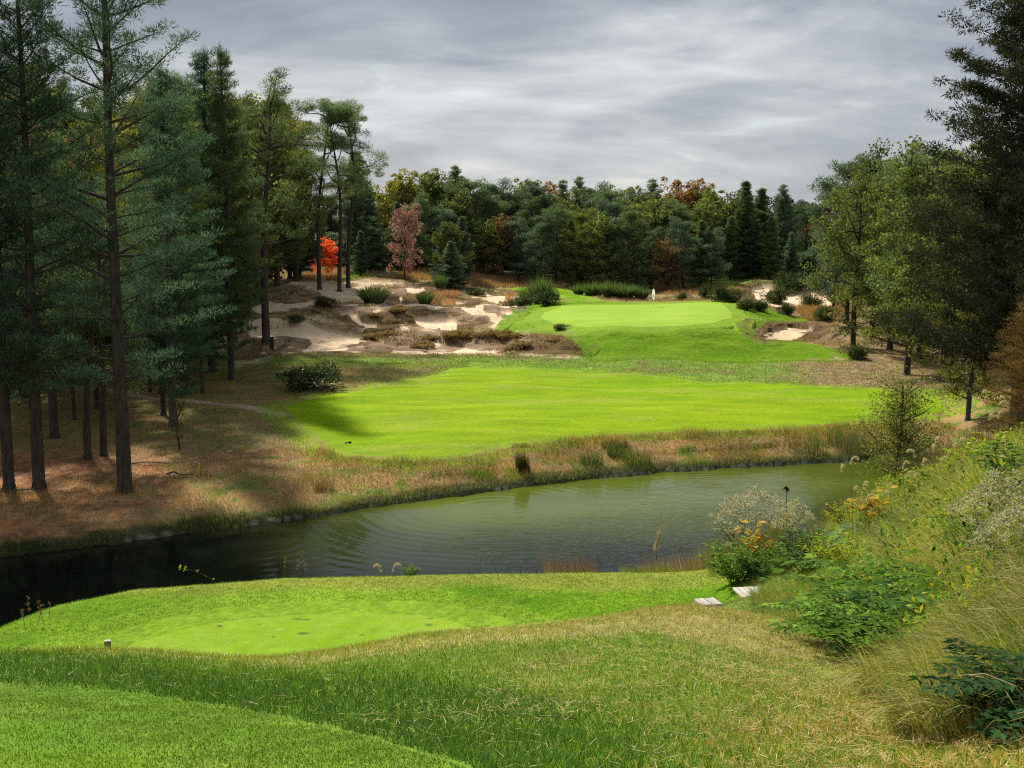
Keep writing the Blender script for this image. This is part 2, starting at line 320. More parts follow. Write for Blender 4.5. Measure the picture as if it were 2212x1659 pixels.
# clouds near the horizon are thinner and paler
hz = N(nt, 'ShaderNodeMapRange'); L(sp.outputs[2], hz.inputs[0]); hz.inputs[1].default_value = .0; hz.inputs[2].default_value = .16; hz.inputs[3].default_value = .55; hz.inputs[4].default_value = 0
cc = mixc(nt, 'MIX', hz.outputs[0], cc, (.50, .52, .535))
scl = N(nt, 'ShaderNodeVectorMath', operation='SCALE'); L(cc, scl.inputs[0]); scl.inputs[3].default_value = 9.1
thin = N(nt, 'ShaderNodeMapRange'); L(cn2.outputs[0], thin.inputs[0]); thin.inputs[1].default_value = .62; thin.inputs[2].default_value = .8; thin.inputs[3].default_value = .93; thin.inputs[4].default_value = .6
fin = mixc(nt, 'MIX', thin.outputs[0], sky.outputs[0], scl.outputs[0]); L(fin, bg.inputs[0]); bg.inputs[1].default_value = .09
sd_ = bpy.data.lights.new('sun', 'SUN'); so = bpy.data.objects.new('sun', sd_); COL.objects.link(so); sd_.energy = 4.2; sd_.angle = R(3); sd_.color = (1, .94, .84)
sdir = Vector((math.sin(SUN_AZ)*math.cos(SUN_EL), math.cos(SUN_AZ)*math.cos(SUN_EL), math.sin(SUN_EL)))
so.rotation_euler = sdir.to_track_quat('Z', 'Y').to_euler(); so.location = (0, 0, 60)
S.view_settings.view_transform = 'Standard'; S.view_settings.look = 'None'; S.view_settings.gamma = 1; S.view_settings.exposure = .62
S.cycles.max_bounces = 6; S.cycles.transparent_max_bounces = 8; S.cycles.diffuse_bounces = 3; S.cycles.glossy_bounces = 3; S.cycles.caustics_reflective = False; S.cycles.caustics_refractive = False
S.cycles.use_denoising = False; S.cycles.filter_width = 1.15; S.cycles.sample_clamp_indirect = 4
# ------------------------------------------------------------------ terrain mesh
az = np.concatenate([np.linspace(-180, -31, 75, endpoint=False), np.linspace(-31, -28, 12, endpoint=False), np.linspace(-28, 28, 1240, endpoint=False), np.linspace(28, 31, 12, endpoint=False), np.linspace(31, 180, 76)[:-1]])
rad = np.concatenate([np.arange(.6, 8, .5), np.arange(8, 17, .09), np.arange(17, 28, .2), np.arange(28, 38, .08), np.arange(38, 44, .2), np.arange(44, 112, .27), np.arange(112, 196, .24), np.arange(196, 236, .6), np.geomspace(236, 3000, 70)])
na, nr = len(az), len(rad)
AZ, RD = np.meshgrid(np.radians(az), rad)
X = RD*np.sin(AZ); Yw = RD*np.cos(AZ)-6.0
Z = height(X, Yw)
V = np.stack([X, Yw, Z], -1).reshape(-1, 3)
# ---- ground colour: what grows or lies where
sdF = sd_box(X, Yw, FAIR, 12); sdL = sd_box(X, Yw, LAWN, 6); sdG = sd_box(X, Yw, GREEN, 5)
sdP = np.full(X.shape, -60.0); m = (Yw > 25) & (Yw < 130) & (np.abs(X) < 90); sdP[m] = poly_sd(X[m], Yw[m], POND)
nA = fbm(X/4, Yw/4, 4, 40); nB = fbm(X/1.2, Yw/1.2, 4, 50); nC = fbm(X/.4, Yw/.4, 3, 60); nD = fbm(X/14, Yw/14, 3, 70)
def C(*c): return np.array(c, float)
col = np.empty(X.shape+(3,)); col[:] = C(.12, .095, .045)
def paint(mask, c):
    global col
    c = np.asarray(c, float); col = col*(1-mask[..., None])+c*mask[..., None]
def ws(m): return np.clip(m, 0, 1)
# the far side, forest floor brown by default, olive grass patches
paint(ws(sstep(.45, .6, nA)), C(.085, .105, .03))
paint(ws(sstep(112, 120, Yw)*(1-sstep(210, 216, Yw))*sstep(.34, .46, nB*.5+nA*.5)), C(.36, .25, .13))
paint(ws(sstep(112, 120, Yw)*(1-sstep(210, 216, Yw))*sstep(.58, .68, nB)), C(.15, .15, .05))
paint(ws(sstep(116, 122, Yw)*(1-sstep(176, 190, Yw))*sstep(.46, .49, fbm(X/5, Yw/9, 4, 222))*(X < 2)*(X > -34)*.9), C(.76, .575, .38))
# strip between path line and fairway : mixed green rough
band = sstep(96, 101, Yw+nA*4)*(1-sstep(112, 114, Yw))*(1-sstep(24, 32, X))*sstep(-28, -18, X)
paint(ws(band*.95), C(.17, .29, .04)); paint(ws(band*sstep(.5, .62, nB)*.8), C(.25, .34, .07)); paint(ws(band*sstep(.55, .65, nA)*.8), C(.20, .18, .07))
# right bank under the oaks : leaf litter
lit = sstep(20, 30, X-(Yw-100)*.12+nA*8-4)*sstep(88, 94, Yw)*(1-sstep(135, 160, Yw)); paint(ws(lit*.85), C(.27, .165, .09)); paint(ws(lit*sstep(.52, .6, nB)*.7), C(.24, .24, .08)); paint(ws(lit*sstep(.55, .62, nC)), C(.38, .27, .17))
# hills in the right distance
paint(ws(sstep(186, 190, Yw)*(1-sstep(214, 220, Yw))*sstep(28, 34, X)), C(.16, .28, .03))
# left shore: pine straw, then brown rough
pst = sstep(6, 14, -X-2+nA*6)*sstep(48, 50, Yw)*(1-sstep(72, 82, Yw+nA*8)); paint(ws(pst), C(.38, .165, .08)); paint(ws(pst*sstep(.5, .6, nB)), C(.27, .14, .065)); paint(ws(pst*sstep(.58, .62, nC)*.7), C(.14, .08, .05)); paint(ws(pst*sstep(.60, .64, fbm(X/.6, Yw/.6, 3, 244))*.6), C(.5, .3, .17))
br = sstep(5, 12, -X-1+nA*5)*sstep(70, 80, Yw+nA*8)*(1-sstep(104, 110, Yw)); paint(ws(br), C(.23, .20, .07)); paint(ws(br*sstep(.5, .62, nB)), C(.28, .18, .08))
# pond margin strip
mg = (1-sstep(9, 13, -sdP-nA*4))*(1-sstep(-1, 1, sdF))*(Yw > 45)*sstep(-22, -12, X)
paint(ws(mg), C(.33, .21, .10)); paint(ws(mg*sstep(.5, .58, nB)), C(.22, .22, .07)); paint(ws(mg*sstep(.56, .64, nA)), C(.36, .23, .09)); paint(ws(mg*sstep(.6, .66, nB)*sstep(.4, .5, nA)), C(.12, .2, .03))
paint(ws((1-sstep(.6, 1.6, -sdP+(nB-.5)*1.5))*(Yw > 45)), C(.035, .045, .018))
paint(ws((1-sstep(.05, .13, np.abs(-sdP-.02+(nB-.5)*.5)))*(Yw > 45)*(X > -20)*sstep(.42, .5, nA)*.5), C(.22, .21, .17))
# path
pd = line_d(X, Yw, PATH, 6); paint(ws((1-sstep(.35, .95, pd+(nB-.5)*1.6))*.85), C(.42, .33, .24))
# fairway and green, collar, surrounds
stripe = (fbm((X+Yw*.25)/5, Yw/1.1, 5, 80)-.5)*1.7
fc = C(.225, .365, .003)+stripe[..., None]*C(.10, .10, .012)+(nD-.5)[..., None]*C(.09, .03, .01)
fm = sstep(-.12, .12, sdF+(nC-.5)*.3); paint(ws(fm), 0); col += fc*ws(fm)[..., None]
paint(ws(fm*sstep(.56, .72, fbm(X/7, Yw/2.2, 4, 91))*.5), C(.27, .33, .05))
paint(ws(fm*sstep(-2.5, -.1, -sdF)*sstep(-20, 0, -Yw+68)*.5), C(.16, .27, .03))
lm = sstep(-.25, .1, sdL+(nB-.5)*.6); paint(ws(lm), 0); col += (C(.17, .31, .006)+(nB-.5)[..., None]*C(.14, .13, .01)+(fbm(X/3, Yw/1.5, 4, 92)-.5)[..., None]*C(.12, .14, .01))*ws(lm)[..., None]
paint(ws(lm*sstep(.9, 1.4, -sdG+(nB-.5)*.5)*(1-sstep(150, 156, Yw))*.75), C(.105, .215, .006)); gm = sstep(-.1, .1, sdG); paint(ws(gm), 0); col += (C(.27, .42, .045)+stripe[..., None]*C(.05, .04, .02))*ws(gm)[..., None]  # longer-cut surround, darkened to paint in the shade of the mound face
cm = (1-sstep(1.1, 1.3, np.abs(sdG+1.1)))*(sdG < .1); paint(ws(cm*.5), C(.20, .33, .03))
# far apron strips of mown grass on the left crest
for q in ([(750,590),(800,590),(812,598),(770,606),(745,600)],):
    paint(ws(sstep(-.3, .2, sd_box(X, Yw, GP(q, 140, 215), 4))), C(.17, .34, .02))
# sand
sand = np.zeros(X.shape, bool); nz = (fbm(X/1.6, Yw/1.6, 3, 31)-.5)*.7
sm = np.zeros(X.shape)
for poly in CHW: sm = np.maximum(sm, sstep(.12, .2, sd_box(X, Yw, poly, 5)+nz*.6) if poly is not CHW[0] else sstep(-.05, .1, sd_box(X, Yw, poly, 5)+nz*.3))
for poly, h in ISW: sm = sm*(1-sstep(-.12, -.02, sd_box(X, Yw, poly, 5)+nz*.5))
sm = sm*(1-sstep(-.5, -.1, sdL))
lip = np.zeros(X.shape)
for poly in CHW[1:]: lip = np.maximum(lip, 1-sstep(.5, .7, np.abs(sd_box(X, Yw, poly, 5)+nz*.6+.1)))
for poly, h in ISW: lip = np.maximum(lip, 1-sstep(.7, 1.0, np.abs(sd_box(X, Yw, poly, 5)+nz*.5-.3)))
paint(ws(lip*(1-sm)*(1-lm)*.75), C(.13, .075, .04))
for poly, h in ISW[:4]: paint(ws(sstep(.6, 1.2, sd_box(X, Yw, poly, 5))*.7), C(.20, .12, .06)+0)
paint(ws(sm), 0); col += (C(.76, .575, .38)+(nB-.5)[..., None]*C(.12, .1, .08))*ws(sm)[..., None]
sand = sm > .5
# ---- the near side
near = (Yw < 40)
NE = near.astype(float)
def P2(pts): return [tuple(P(*p)[:2]) for p in pts]
LT = [tuple(PZ(px, py, 5.08)[:2]) for px, py in [(95,1425),(140,1405),(230,1370),(340,1338),(480,1313),(650,1299),(800,1296),(940,1301),(1050,1320),(1112,1350),(1120,1375)]]+[(.8,23.0),(-3,22.6),(-9.5,22.6)]
sdLT = sd_box(X, Yw, LT, 8)
UT = [(-40,7.6),(-3.2,6.55)]+P2([(0,1470,6.45),(200,1478,6.4),(400,1500,6.1),(560,1540,5.75),(700,1570,5.4),(850,1610,4.95),(950,1640,4.65),(1010,1662,4.4)])+[(-.1,3.2),(-.3,-8),(-40,-8)]
sdUT = sd_box(X, Yw, UT, 6)
paint(NE, C(.13, .23, .03)); paint(NE*ws(sstep(.45, .6, nB)), C(.16, .235, .04)); 
dry = NE*sstep(-1.2, 3.2, X+(Yw-6)*.10+(nB-.5)*3.5)*(1-sstep(14, 17, Yw+0*X)); paint(ws(dry*.55), C(.25, .24, .06)); paint(ws(dry*sstep(.52, .62, nC)*.6), C(.34, .25, .10))
orng = NE*sstep(1.0, 2.4, X+(nB-.5)*1.5)*(1-sstep(6.5, 8, Yw)); paint(ws(orng*.7), C(.36, .21, .07))
crest = NE*sstep(8.1, 8.9, Yw-.16*X+(nB-.5)*1.2)*(1-sstep(15, 19, Yw)); paint(ws(crest*.75*(1-sstep(5, 8, X-Yw*.1))), C(.42, .35, .16))
lawnN = NE*sstep(18.5, 20.5, Yw-(X-4)*.35*(X > 4)+(nB-.5)*1.5)*(1-sstep(5.0, 6.5, X-(Yw-24)*.12+(nB-.5)*1.2))*(1-sstep(4.2, 5.0, X-(Yw-24)*.35+(nB-.5)*.8))*(1-sstep(30.5, 32, Yw+(nB-.5))); paint(ws(lawnN), 0); col += (C(.14, .27, .012)+(nB-.5)[..., None]*C(.10, .08, .01))*ws(lawnN)[..., None]
edge = NE*sstep(28.6, 29.6, Yw+.0*X+(nB-.5)*1.2+np.abs(X+2)*.09); paint(ws(edge*.6), C(.30, .29, .06))
paint(ws(1-sstep(.25, .5, np.abs(sdLT+.3)))*(sdLT < 0)*.6, C(.08, .18, .015)); paint(ws(sstep(-.06, .06, sdLT)), 0); col += (C(.205, .345, .02)+(nA-.5)[..., None]*C(.10, .05, .03)+(nC-.5)[..., None]*.03)*ws(sstep(-.06, .06, sdLT))[..., None]
um = ws(sstep(-.05, .05, sdUT+(nC-.5)*.1)); paint(um, 0); col += (C(.145, .255, .022)+(fbm(X/1.1, Yw/1.1, 3, 95)-.5)[..., None]*C(.14, .06, .03)+(nC-.5)[..., None]*.03)*um[..., None]
bank = NE*sstep(33, 36, Yw); paint(ws(bank), C(.17, .15, .05)); 
rb = NE*sstep(2.0, 4.0, X-.28*Yw+.6+(nB-.5)*1.2); paint(ws(rb), C(.11, .12, .035)); paint(ws(rb*sstep(.45, .6, nB)), C(.2, .16, .07))
for px, py, s, dk in ((640,1330,.16,1),(662,1331,.12,1),(655,1362,.14,1),(930,1328,.12,1),(848,1356,.08,1),(475,1345,.1,1),(560,1340,.08,1),(605,1353,.10,0),(780,1365,.08,1),(925,1342,.12,1),(590,1368,.06,1)):
    q = PZ(px, py, 5.15); paint(ws(1-sstep(.6, 1.1, np.hypot((X-q[0])/s, (Yw-q[1])/(s*.55))+(nC-.5)*1.2))*.8, C(.05, .05, .03) if dk else C(.4, .36, .2))
col = np.clip(col, .005, .8)
zone = np.zeros(X.shape, int)
zone[sdF > 0] = 1; zone[(sdG > 0)] = 2; zone[(sdL > -.1) & (sdG <= 0)] = 3; zone[sand] = 4
zone[near & (sdUT > 0)] = 5; zone[near & (sdLT > 0)] = 6
i0 = (np.arange(nr-1)[:, None]*na+np.arange(na)[None]); 
nxt = np.arange(1, na+1) % na
F4 = np.stack([i0, np.arange(nr-1)[:, None]*na+nxt[None], (np.arange(nr-1)[:, None]+1)*na+nxt[None], i0+na], -1).reshape(-1, 4)
zf = zone[:-1, :].reshape(-1)
colf = col.reshape(-1, 3)
GM = {0: ('ground', ground_mat('rough_ground', 5, .45, .9, rough=.95, bdist=.10, mottle=.3)),
      1: ('fairway', ground_mat('fairway_turf', 3.5, .34, 1.0, stretch=2.6, bdist=.12, mottle=.22)),
      2: ('putting_green', ground_mat('green_turf', 6, .14, .4, stretch=2, bdist=.02, mottle=.12)),
      3: ('green_surround', ground_mat('surround_turf', 2.6, .42, 1.0, bdist=.2, mottle=.22)),
      4: ('sand', ground_mat('bunker_sand', 3, .10, .4, rough=.95, bdist=.05, mottle=.10)),
      5: ('upper_tee', ground_mat('tee_turf', 60, .35, .8, bdist=.012, mottle=.12)),
      6: ('lower_tee', ground_mat('tee_turf_mown', 26, .30, 1.0, bdist=.02, mottle=.22))}
# smooth normals come from the whole sheet so that no seam shows between zones
whole = new_mesh('tmp', V, F4); vn = np.empty(len(V)*3, np.float32); whole.vertices.foreach_get('normal', vn); vn = vn.reshape(-1, 3); bpy.data.meshes.remove(whole)
for k, (nm, mt) in GM.items():
    f = F4[zf == k]; u, inv = np.unique(f, return_inverse=True)
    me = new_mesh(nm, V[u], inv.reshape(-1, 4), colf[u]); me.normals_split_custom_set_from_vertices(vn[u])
    tag(link(nm, me, mt), kind='structure')
# central cap under the camera
th = np.linspace(0, 2*math.pi, 48, endpoint=False)
cv_ = np.stack([.62*np.sin(th), .62*np.cos(th)-6, np.zeros(48)], -1); cv_[:, 2] = height(cv_[:, 0], cv_[:, 1]); cap = bpy.data.meshes.new('ground_patch'); cap.from_pydata([tuple(v) for v in cv_], [], [tuple(range(47, -1, -1))]); tag(link('ground_patch', cap, GM[0][1]), kind='structure')
def hgt(x, y): return float(height(np.array([float(x)]), np.array([float(y)]), True)[0])
def hgts(x, y): return height(np.asarray(x, float), np.asarray(y, float), True)
def GG(px, py, y0=3., y1=240.):
    p = G(px, py, y0, y1, lambda a, b: height(a, b, True)); p[2] = hgt(p[0], p[1]); return p
# ------------------------------------------------------------------ water
wm, nt, out = newmat('pond_water'); L = nt.links.new
tc = N(nt, 'ShaderNodeTexCoord'); geo = tc.outputs['Object']
def ringwave(cx, cy, scale, dist, sx=1.0):
    mp = N(nt, 'ShaderNodeMapping'); L(geo, mp.inputs[0]); mp.inputs['Location'].default_value = (-cx*sx, -cy, 0); mp.inputs['Scale'].default_value = (sx, 1, 1)
    wv = N(nt, 'ShaderNodeTexWave', wave_type='RINGS', rings_direction='Z', wave_profile='SIN'); wv.inputs['Scale'].default_value = scale; wv.inputs['Distortion'].default_value = dist; wv.inputs['Detail'].default_value = 2; wv.inputs['Detail Scale'].default_value = .5
    L(mp.outputs[0], wv.inputs[0]); 
    ln = N(nt, 'ShaderNodeVectorMath', operation='LENGTH'); L(mp.outputs[0], ln.inputs[0]); return wv.outputs['Fac'], ln.outputs['Value']
def madd(a, b, c):
    n = N(nt, 'ShaderNodeMath', operation='MULTIPLY_ADD')
    for i, v in enumerate((a, b, c)):
        if hasattr(v, 'links'): L(v, n.inputs[i])
        else: n.inputs[i].default_value = v
    return n.outputs[0]
def falloff(v, a, b, hi=1.0):
    n = N(nt, 'ShaderNodeMapRange'); n.interpolation_type = 'SMOOTHSTEP'; L(v, n.inputs[0]); n.inputs[1].default_value = a; n.inputs[2].default_value = b; n.inputs[3].default_value = hi; n.inputs[4].default_value = 0; return n.outputs[0]
n1 = N(nt, 'ShaderNodeTexNoise', Scale=2.2, Detail=3.0); mpn = N(nt, 'ShaderNodeMapping'); L(geo, mpn.inputs[0]); mpn.inputs['Scale'].default_value = (.5, 1.7, 1); mpn.inputs['Rotation'].default_value = (0, 0, R(-6)); L(mpn.outputs[0], n1.inputs['Vector'])
# wind-ruffled patch toward the right near shore
mpr = N(nt, 'ShaderNodeMapping'); L(geo, mpr.inputs[0]); mpr.inputs['Location'].default_value = (-8, -51, 0); mpr.inputs['Rotation'].default_value = (0, 0, 0)
lnr = N(nt, 'ShaderNodeVectorMath', operation='LENGTH'); L(mpr.outputs[0], lnr.inputs[0])
patch = falloff(lnr.outputs['Value'], 3, 13, .05)
mpr2 = N(nt, 'ShaderNodeMapping'); L(geo, mpr2.inputs[0]); mpr2.inputs['Location'].default_value = (-19, -64, 0)
lnr2 = N(nt, 'ShaderNodeVectorMath', operation='LENGTH'); L(mpr2.outputs[0], lnr2.inputs[0]); patch2 = falloff(lnr2.outputs['Value'], 1, 8, .05)
pa = N(nt, 'ShaderNodeMath', operation='MAXIMUM'); L(patch, pa.inputs[0]); L(patch2, pa.inputs[1])
n2 = N(nt, 'ShaderNodeTexNoise', Scale=2.6, Detail=2.0, Roughness=.4); mp2 = N(nt, 'ShaderNodeMapping'); L(geo, mp2.inputs[0]); mp2.inputs['Scale'].default_value = (.55, 1.5, 1); mp2.inputs['Rotation'].default_value = (0, 0, R(14)); L(mp2.outputs[0], n2.inputs['Vector'])
pp = N(nt, 'ShaderNodeMath', operation='MULTIPLY'); L(n2.outputs[0], pp.inputs[0]); L(pa.outputs[0], pp.inputs[1])
hs3 = N(nt, 'ShaderNodeMath', operation='MULTIPLY_ADD'); L(n1.outputs[0], hs3.inputs[0]); hs3.inputs[1].default_value = .004; L(pp.outputs[0], hs3.inputs[2])
bp = N(nt, 'ShaderNodeBump', Strength=1.0, Distance=1.0); L(hs3.outputs[0], bp.inputs['Height'])
refl_noise = N(nt, 'ShaderNodeTexNoise', Scale=.09, Detail=3.0); mpm = N(nt, 'ShaderNodeMapping'); L(geo, mpm.inputs[0]); mpm.inputs['Scale'].default_value = (.7, 1.2, 1); L(mpm.outputs[0], refl_noise.inputs['Vector'])
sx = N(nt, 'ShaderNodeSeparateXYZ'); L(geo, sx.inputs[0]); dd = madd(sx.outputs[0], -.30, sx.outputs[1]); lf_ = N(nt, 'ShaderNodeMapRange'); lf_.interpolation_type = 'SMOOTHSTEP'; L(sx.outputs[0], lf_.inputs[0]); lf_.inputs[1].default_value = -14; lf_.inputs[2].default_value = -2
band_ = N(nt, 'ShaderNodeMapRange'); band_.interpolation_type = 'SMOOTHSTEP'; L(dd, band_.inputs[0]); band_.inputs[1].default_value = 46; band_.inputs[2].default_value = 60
refl_band = N(nt, 'ShaderNodeMath', operation='MULTIPLY'); L(band_.outputs[0], refl_band.inputs[0]); L(lf_.outputs[0], refl_band.inputs[1]); murk_refl = N(nt, 'ShaderNodeMath', operation='MULTIPLY'); L(refl_band.outputs[0], murk_refl.inputs[0]); L(ramp(nt, refl_noise.outputs[0], [(.3, (.45,)*3), (.6, (1, 1, 1))]), murk_refl.inputs[1])
b = N(nt, 'ShaderNodeBsdfPrincipled', Roughness=.03, IOR=1.2); L(mixc(nt, 'MIX', murk_refl.outputs[0], (.006, .008, .006), (.095, .13, .013)), b.inputs['Base Color']); L(bp.outputs[0], b.inputs['Normal']);  # olive green base: murky water with the fairway's reflection painted into it
L(b.outputs[0], out.inputs[0])
wx = np.linspace(-60, 32, 330); wy = np.arange(33, 80, .085)
WX, WY = np.meshgrid(wx, wy); wz = np.zeros(WX.shape)
for cx_, cy_, lam, amp, r0_, r1_, ph in ((-1.0, 59.5, .78, .0085, 2, 17, .3), (12, 62, .70, .0055, 1, 11, .9), (-12, 53, .9, .003, 1, 9, .1)):
    rr = np.hypot(WX-cx_, (WY-cy_))+1.0*fbm(WX/5, WY/4, 4, 301); wz += amp*np.sin(rr*2*math.pi/lam+ph)*(1-sstep(r1_*.45, r1_, rr))*(.5+1.0*fbm(WX/4, WY/4, 3, 302))
wz += .026*(fbm(WX*.9+WY*.15, WY*2.1, 3, 303)-.5)*(sstep(-2, 8, WX-(58-WY)*.6))+.004*(fbm(WX*.5, WY*1.1, 3, 304)-.5)
ii = np.arange(len(wy)-1)[:, None]*len(wx)+np.arange(len(wx)-1)[None]
FW4 = np.stack([ii, ii+1, ii+1+len(wx), ii+len(wx)], -1).reshape(-1, 4)
# keep the water inside the basin
cxm = (WX[:-1, :-1]+WX[1:, 1:]).ravel()/2; cym = (WY[:-1, :-1]+WY[1:, 1:]).ravel()/2
FW4 = FW4[poly_sd(cxm, cym, POND) > -2.2]
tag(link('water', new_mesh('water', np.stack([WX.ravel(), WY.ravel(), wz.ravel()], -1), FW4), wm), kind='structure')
# ------------------------------------------------------------------ plant building
def tubes(lines, sides=6):
    """lines: list of (points (n,3), radii (n))"""
    Vs, Fs, off = [], [], 0
    for pts, rad in lines:
        pts = np.asarray(pts, float); rad = np.asarray(rad, float); n = len(pts)
        d = np.gradient(pts, axis=0); d /= np.linalg.norm(d, axis=1)[:, None]+1e-9
        ref = np.where(np.abs(d[:, 2:3]) > .9, np.array([[1., 0, 0]]), np.array([[0, 0, 1.]]))
        a = np.cross(d, ref); a /= np.linalg.norm(a, axis=1)[:, None]+1e-9; b = np.cross(d, a)
        k = sides if rad[0] > .035 else 4
        th = np.arange(k)*2*math.pi/k
        ring = pts[:, None]+rad[:, None, None]*(np.cos(th)[None, :, None]*a[:, None]+np.sin(th)[None, :, None]*b[:, None])
        Vs.append(ring.reshape(-1, 3))
        i = (np.arange(n-1)[:, None]*k+np.arange(k)[None]); j = (np.arange(n-1)[:, None]*k+(np.arange(1, k+1) % k)[None])
        Fs.append(np.stack([i, j, j+k, i+k], -1).reshape(-1, 4)+off); off += n*k
    return np.concatenate(Vs), np.concatenate(Fs)
def rvec(rg, n):
    v = rg.normal(size=(n, 3)); return v/(np.linalg.norm(v, axis=1)[:, None]+1e-9)
def unit(v): return v/(np.linalg.norm(v, axis=-1, keepdims=True)+1e-9)
def needles(cen, rad, per, L, Wd, rg, up=.5, out=1.0, jit=.6, droop=0):
    """needle tufts: thin triangles leaning outward and up inside each clump"""
    n = len(cen); c = np.repeat(cen, per, 0); r = np.repeat(rad, per, 0)
    u = rvec(rg, n*per); rr = rg.random(n*per)**.45
    p = c+u*rr[:, None]*r
    d = unit(u*out+np.array([0, 0, up-droop])+rvec(rg, n*per)*jit)
    s = unit(np.cross(d, rvec(rg, n*per))); Lk = L*(.6+.8*rg.random(n*per))[:, None]
    a = p-s*Wd*.5; b = p+s*Wd*.5; t = p+d*Lk
    return np.stack([a, b, t], 1).reshape(-1, 3), (.62+.76*rg.random(n*per))
def leaves(cen, rad, per, L, Wd, rg, hang=.25):
    n = len(cen); c = np.repeat(cen, per, 0); r = np.repeat(rad, per, 0)
    u = rvec(rg, n*per); rr = rg.random(n*per)**.4
    p = c+u*rr[:, None]*r
    d = unit(rvec(rg, n*per)+np.array([0, 0, -hang])); s = unit(np.cross(d, rvec(rg, n*per))); k = (.6+.8*rg.random(n*per))[:, None]
    return np.stack([p-d*L*.5*k, p+s*Wd*.5*k, p+d*L*.5*k, p-s*Wd*.5*k], 1).reshape(-1, 3), (.62+.76*rg.random(n*per))
def tri_mesh(name, V, shade, k=3, tint=(1, 1, 1)):
    n = len(V)//k; F = np.arange(len(V)).reshape(-1, k)
    c = np.repeat(shade, k)[:, None]*np.asarray(tint)[None] if np.ndim(tint) == 1 else np.repeat(shade[:, None]*tint, k, 0)
    return new_mesh(name, V, F, c, smooth=False)
def limb(p0, d0, L, rg, n=7, bend=.15, up=0.0, r0=.1, r1=.02):
    pts = [np.array(p0, float)]; d = np.array(d0, float); d /= np.linalg.norm(d)
    for i in range(n-1):
        d = d+rg.normal(size=3)*bend+np.array([0, 0, up]); d /= np.linalg.norm(d)
        pts.append(pts[-1]+d*L/(n-1))
    return np.array(pts), np.linspace(r0, r1, n)
def trunk_line(H, r0, rg, lean=(0, 0), wob=.25, n=14, top=.04, flare=1.5):
    t = np.linspace(0, 1, n); ph = rg.random(4)*6
    x = lean[0]*t+wob*(np.sin(t*4+ph[0])-math.sin(ph[0]))*t; y = lean[1]*t+wob*(np.sin(t*5+ph[1])-math.sin(ph[1]))*t
    r = r0*(1-t)**.8+top; r[0] *= flare; z = t*H; z[0] = -.4
    pts = np.stack([x, y, z], 1)
    pts = np.insert(pts, 1, pts[0]*.0+np.array([x[1]*.12, y[1]*.12, .45]), 0); r = np.insert(r, 1, r0*1.08)
    return pts, r
def on_line(pts, z):
    return np.array([np.interp(z, pts[:, 2], pts[:, 0]), np.interp(z, pts[:, 2], pts[:, 1]), z])
def white_pine(seed, H=26, r0=.42, hb=.3, spread=5.2, dens=1.0, per=46, nl=.28, nw=.05, tp=.62, open_=0.0, lean=(0, 0), deadz=.12, asym=0, drop=0.0, step=.95, needle=True, tipup=.045):
    rg = np.random.default_rng(seed); tr = trunk_line(H, r0, rg, lean, .12, 16, .035); T = tr[0]
    lines = [tr]; cen = []; rad = []; z = H*hb
    while z < H-.25:
        q = (z/H-hb)/(1-hb); prof = spread*(.62+.5*math.sin(math.pi*min(q*1.25, 1)*.8))*(1-q)**tp+.35
        nb = rg.integers(4, 6); a0 = rg.random()*6.28
        for b in range(nb):
            if rg.random() < open_: continue
            a = a0+b*6.28/nb+rg.normal()*.25; Lb = prof*(.6+.6*rg.random())*(1+asym*math.cos(a))
            if Lb < .3: Lb = .3
            el = .10+.55*q**1.5+rg.normal()*.10-drop*(1-q)
            p0 = on_line(T, z+rg.normal()*.12); d = (math.cos(a)*math.cos(el), math.sin(a)*math.cos(el), math.sin(el))
            ln = limb(p0, d, Lb, rg, 7, .07, tipup, max(.012*Lb+.012, .016), .008); lines.append(ln)
            m = max(2, int(Lb*2.3*dens))
            for j in range(m):
                t = .26+.74*(j+rg.random())/m; i = min(int(t*6), 5); f = t*6-i; p = ln[0][i]*(1-f)+ln[0][i+1]*f
                side = np.cross(ln[0][-1]-ln[0][0], (0, 0, 1)); side /= np.linalg.norm(side)+1e-9
                o = side*rg.normal()*.34*Lb*.30*(1.15-t*.6)+np.array([0, 0, rg.normal()*.08+.05])
                cen.append(p+o); s = (.30+.26*rg.random())*(.75+.06*Lb); rad.append((s*1.25, s*1.25, s*.42))
        z += step*(.75+.5*rg.random())*(1-.35*q)
    zz = H*deadz                                                         # bare dead branches below the crown
    while zz < H*hb:
        a = rg.random()*6.28; Lb = 1+2.4*rg.random(); lines.append(limb(on_line(T, zz), (math.cos(a), math.sin(a), .05-.25*rg.random()), Lb, rg, 6, .12, -.02, .028, .006)); zz += .35+rg.random()*.8
    cen.append(T[-1]+np.array([0, 0, -.1])); rad.append((.3, .3, .6))
    cen = np.array(cen); rad = np.array(rad)
    return tubes(lines, 8), needles(cen, rad, per, nl, nw, rg, up=.55, jit=.55), 3
